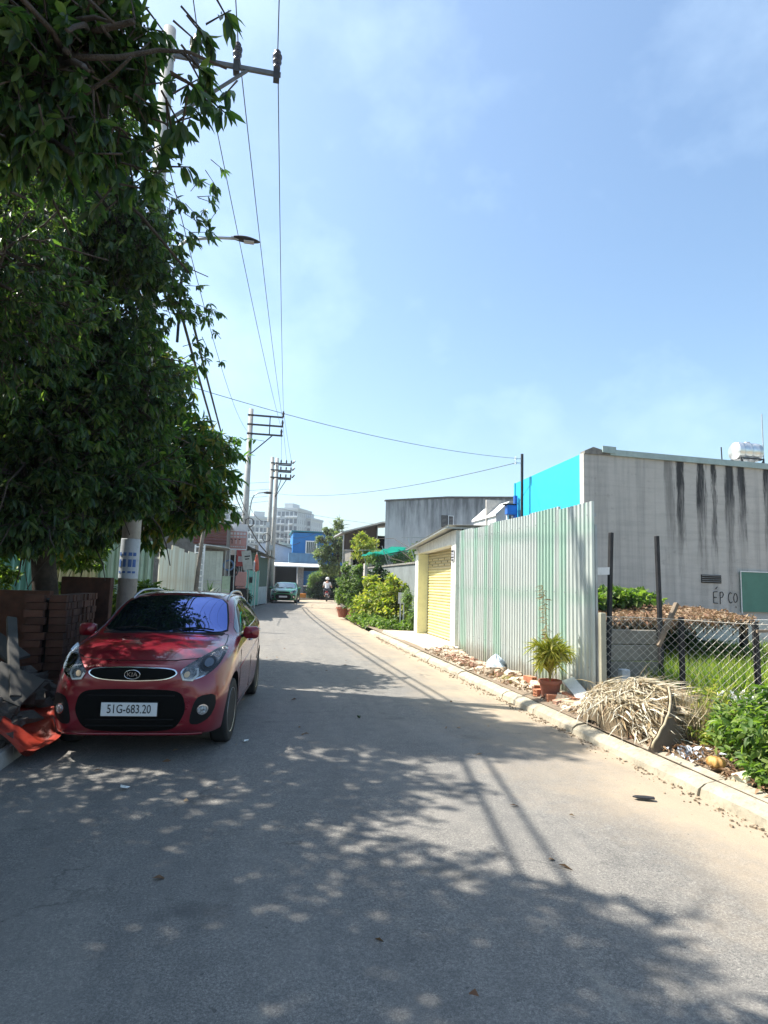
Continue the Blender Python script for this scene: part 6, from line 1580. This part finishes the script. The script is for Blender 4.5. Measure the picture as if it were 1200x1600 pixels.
hp = thing('dead_leaf_heap', 'bleached heap of dead palm strips spilling beside the kerb', 'heap', (0, 0, 0))
o = place('palm_strips', leaves_mesh('palm_strips', np.array(P), np.array(D), np.array(LL), np.array(WW), lf_dry_white, curl=1.6), hp); tag(o, kind='stuff')
b = MB()
for i in range(190):
    x = 3.92 + rnd.gauss(0, .22); y = 5.9 + rnd.gauss(0, .34)
    if x < 3.52 or y - 5.2 < (x-3.4)*.8: continue
    z = heap_h(x, y) + .01; a = rnd.gauss(-.9, .7); L_ = rnd.uniform(.15, .5); c_ = rnd.uniform(-.5, .5); pts = []
    for k in range(6):
        t_ = k/5; aa = a + c_*t_; px_, py_ = x + cos(aa)*L_*t_, y + sin(aa)*L_*t_
        pts.append((max(3.5, px_), py_, max(.13, .3*heap_h(px_, py_) + .7*z) + .05*sin(pi*t_)))
    b.tube(pts, [.006*(1-.6*k/5) for k in range(6)], 5)
o = b.build('stalk', mat('bleached stalks', (.48, .42, .30), .8, var=.25, vs=9), hp, True); tag(o, kind='stuff')
b = MB(); b.grid(lambda u, v: (3.94 + .52*(u-.5)*2, 5.92 + .8*(v-.5)*2, heap_h(3.94 + .52*(u-.5)*2, 5.92 + .8*(v-.5)*2) - .05), 16, 16); b.build('core', dirt_mat('shaded straw', (.10, .07, .04), (.26, .2, .12)), hp, True)
# woven mat standing as a curved shell on the near side
matm = NT('woven fibre mat'); v = matm.coord(); wv = matm.N('TexWave'); wv.inputs['Scale'].default_value = 28; wv.inputs['Distortion'].default_value = 1.5; matm.L(v, wv.inputs[0])
matm.color(matm.mix(matm.noise(v, 5, 6), matm.mix(wv.outputs[1], (.085, .055, .032), (.17, .12, .075)), (.22, .17, .12))); matm.set(Roughness=.9); matm.bump(wv.outputs[1], .5, .01)
b = MB()
def matf(u, v):
    top = .04 + .50*u**.8*(1 - .35*max(0, u-.8)*5)
    bx = 3.40 + .80*u; by = 4.92 + .62*u - .16*sin(pi*u)
    return (bx - .10*v*u - .02*sin(v*3), by + .16*v*v*u + .02*v, .11 + top*v + .008*sin(u*40))
b.grid(matf, 40, 12)
vsn = [tuple(Vector(p) + Vector((-.012, .02, 0))) for p in b.v]; nfs = [tuple(reversed(f)) for f in b.f]; b.add(vsn, nfs)
b.build('woven_mat', matm.m, None, True, label='brown woven mat curled upright around the dead leaf heap', cat='woven mat')
MB().tube([matf(k/30, 1) for k in range(31)], .012, 6).build('mat_rim', mat('pale rim', (.45, .37, .24), .8), None, True, label='pale bound rim along the edge of the woven mat', cat='rim')

# ------------------------------------------------------------ rubble strip and single pieces
b = MB()
for i in range(2600):
    y = 5.6 + rnd.random()*7.2; x = 3.50 + rnd.random()**.9*.46
    h = .10*max(0, sin((y-5)*1.1)) * (x-3.45)*1.8
    if 5.3 < y < 6.9 and x > 3.75: continue
    b.chunk((x, y, .115 + h), rnd.choice((.012, .02, .03, .04, .05, .07)), .5)
for i in range(70):
    b.chunk((rnd.uniform(3.55, 3.92), rnd.uniform(6.9, 10.4), rnd.uniform(.13, .2)), rnd.uniform(.05, .11), .45)
b.build('rubble', mat('broken plaster rubble', (.28, .20, .14), .95, var=.5, vs=16, bump=.4, c2=(.50, .42, .32), rv=0), label='scattered rubble of plaster and brick between kerb and steel fence', cat='rubble', kind='stuff')
b = MB()
for i in range(170):
    b.chunk((rnd.uniform(3.52, 3.93), rnd.uniform(6.0, 12.4), rnd.uniform(.13, .19)), rnd.choice((.015, .025, .04, .055)), .6)
b.build('brick_rubble', mat('dusty brick', (.30, .14, .09), .95, var=.35, vs=9, rv=0, c2=(.42, .27, .2)), label='scattered red brick fragments between kerb and steel fence', cat='rubble', kind='stuff')
b = MB()
for i in range(900):
    y = 3 + rnd.random()*14; x = xr(y) - abs(rnd.gauss(0, .07)) - .02
    b.chunk((x, y, .008), rnd.choice((.004, .006, .009, .014)), .6)
b.build('gravel', mat('kerb grit', (.27, .21, .145), .95, var=.4, vs=20, rv=0), label='grit and small stones gathered against the kerb', cat='gravel', kind='stuff')
def hollow_brick(loc, rot, lb):
    t = thing('hollow_brick', lb, 'brick', loc); t.rotation_euler = rot
    b = MB(); w_, h_, L_ = .085, .085, .19; th = .012
    # tube like frame with two by two holes, along y
    for x in (-w_/2, -th/2, w_/2-th): b.box(x, x+th, -L_/2, L_/2, 0, h_)
    for z in (0, h_/2-th/2, h_-th):
        b.box(-w_/2+th, -th/2, -L_/2, L_/2, z+.0005, z+th); b.box(th/2, w_/2-th, -L_/2, L_/2, z+.0005, z+th)
    b.build('block', M['brick'], t); return t
hollow_brick((3.58, 7.1, .13), (0, 0, R(80)), 'hollow red brick between the palm pot and the kerb')
hollow_brick((3.66, 7.62, .15), (0, 0, R(70)), 'hollow red brick lying left of the palm pot')
hollow_brick((3.56, 7.42, .14), (0, 0, R(100)), 'hollow red brick closest to the kerb near the palm pot')
hollow_brick((3.80, 8.28, .17), (0, 0, R(15)), 'whitish hollow brick standing by the fence behind the palm')
hollow_brick((3.86, 7.0, .13), (0, 0, R(-20)), 'hollow red brick right of the palm pot by the tilted slab')
hollow_brick((3.80, 6.86, .13), (0, 0, R(65)), 'hollow red brick under the lower end of the tilted slab')
hollow_brick((3.72, 7.02, .14), (R(20), 0, R(30)), 'tipped hollow red brick against the palm pot')
b = MB(); b.obox((3.86, 7.05, .26), (.08, .34, .022), Matrix.Rotation(R(-8), 3, 'Z') @ Matrix.Rotation(R(14), 3, 'X') @ Matrix.Rotation(R(-20), 3, 'Y')); b.build('concrete_slab', M['white'], label='tilted pale concrete slab resting on bricks right of the palm', cat='slab', bevel=.006)
MB().obox((3.72, 6.72, .17), (.08, .06, .03), Matrix.Rotation(R(30), 3, 'Z')).build('concrete_lump', M['white'], label='white broken plaster block near the end of the steel fence', cat='rubble block', bevel=.01)
MB().obox((3.62, 4.12, .14), (.10, .07, .03), Matrix.Rotation(R(20), 3, 'Z')).build('stone_slab', M['cream'], label='flat pale stone at the kerb below the leafy bush', cat='stone', bevel=.01)
MB().box(4.68, 4.80, 7.40, 7.50, .05, .47).build('concrete_stub', M['white'], label='short white concrete stub behind the dead leaf heap', cat='post stub', bevel=.01)
# plastic sack
sk_ = MB()
def sackf(u, v):
    t_ = 2*pi*v; r_ = (1-u**1.6)*(.5+.5*min(1, u*8)) + .05; wr = 1 + .18*sin(t_*4+u*6) + .12*sin(t_*9 + u*11) + .06*sin(t_*17+u*29)
    return (3.86 + .15*r_*wr*cos(t_), 9.75 + .30*r_*wr*sin(t_) - .06*u, .13 + .26*u + .015*sin(t_*7))
sk_.grid(sackf, 18, 36)
sk_.build('plastic_sack', mat('white blue plastic sack', (.36, .43, .49), .45, var=.2, vs=7, bump=.6, bs=18, bd=.02), None, True, label='crumpled white blue plastic sack against the foot of the fence', cat='sack')
MB().box(3.62, 3.80, 9.2, 9.75, .12, .16).build('flat_board', M['cream'], label='flat pale board lying before the plastic sack', cat='board')
# pumpkin by the bush
pk_ = thing('pumpkin', 'small orange pumpkin lying at the kerb beside the leafy bush', 'pumpkin', (3.60, 4.42, .12)); pk_.scale = (.72, .72, .72)
b = MB()
b.grid(lambda u, v: ((.085*sin(pi*u)*(1+.08*cos(16*pi*v)))*cos(2*pi*v)*1.0, (.085*sin(pi*u)*(1+.08*cos(16*pi*v)))*sin(2*pi*v)*1.2, .07 - .075*cos(pi*u)*(1-.25*abs(cos(pi*u))**6)), 18, 64)
b.build('pumpkin_flesh', mat('dull orange pumpkin skin', (.42, .20, .05), .6, var=.25, vs=12, bump=.15, bs=30, c2=(.5, .32, .1), grime=.4), pk_, True)
MB().tube([(0, 0, .14), (.005, .01, .165), (.02, .015, .18)], [.012, .008, .007], 6).build('stalk', M['wood'], pk_)
# flattened sandal / dark scrap on the road edge
b = MB(); b.prism([( -.04, -.12), (.03, -.13), (.05, -.03), (.04, .08), (.0, .13), (-.04, .09), (-.05, -.02)], 0, .02)
so = b.build('sandal', M['black_iron'], None, False, (2.78, 4.15, .022), bevel=.006, label='flattened dark sandal sole lying on the road near the kerb', cat='sandal'); so.rotation_euler = (0, 0, R(70)); so.scale = (.6, .6, .5)
# leaves and scraps on the road
P = np.array([(rnd.uniform(-1.2, 3.0), rnd.uniform(2.2, 14)**1.0, .022) for _ in range(46)]); D = nr.normal(0, 1, (46, 3)); D[:, 2] *= .05
place('fallen_leaves', leaves_mesh('fallen_leaves', P, D, nr.uniform(.04, .09, 46), nr.uniform(.015, .04, 46), lf_litter, five=True), None, label='few dry leaves scattered over the asphalt', cat='leaf litter', kind='stuff')
for (x, y, lb) in ((-.05, 5.95, 'white scrap beside the front wheel of the red car'), (-.85, 4.75, 'pale scrap of paper on the shaded asphalt before the car'), (-1.45, 3.75, 'thin pale strip on the asphalt at the left edge'), (1.15, 6.9, 'green dry leaf lump in the middle of the lane')):
    b = MB(); b.chunk((x, y, .03), .028 if 'strip' not in lb else .02, .35); b.build('litter_scrap', M['white'] if 'green' not in lb else lf_dk, label=lb, cat='litter')
# ------------------------------------------------------------ air
hz = bpy.data.materials.new('haze'); hz.use_nodes = True
hn, hl_ = hz.node_tree.nodes, hz.node_tree.links
hn.remove(hn['Principled BSDF'])
pv = hn.new('ShaderNodeVolumePrincipled'); pv.inputs['Color'].default_value = (.86, .93, 1, 1); pv.inputs['Density'].default_value = .0006; pv.inputs['Anisotropy'].default_value = .35
hl_.new(pv.outputs[0], hn['Material Output'].inputs['Volume'])
ho = MB().box(-400, 400, -60, 420, -1.2, 40).build('haze', hz, kind='stuff')
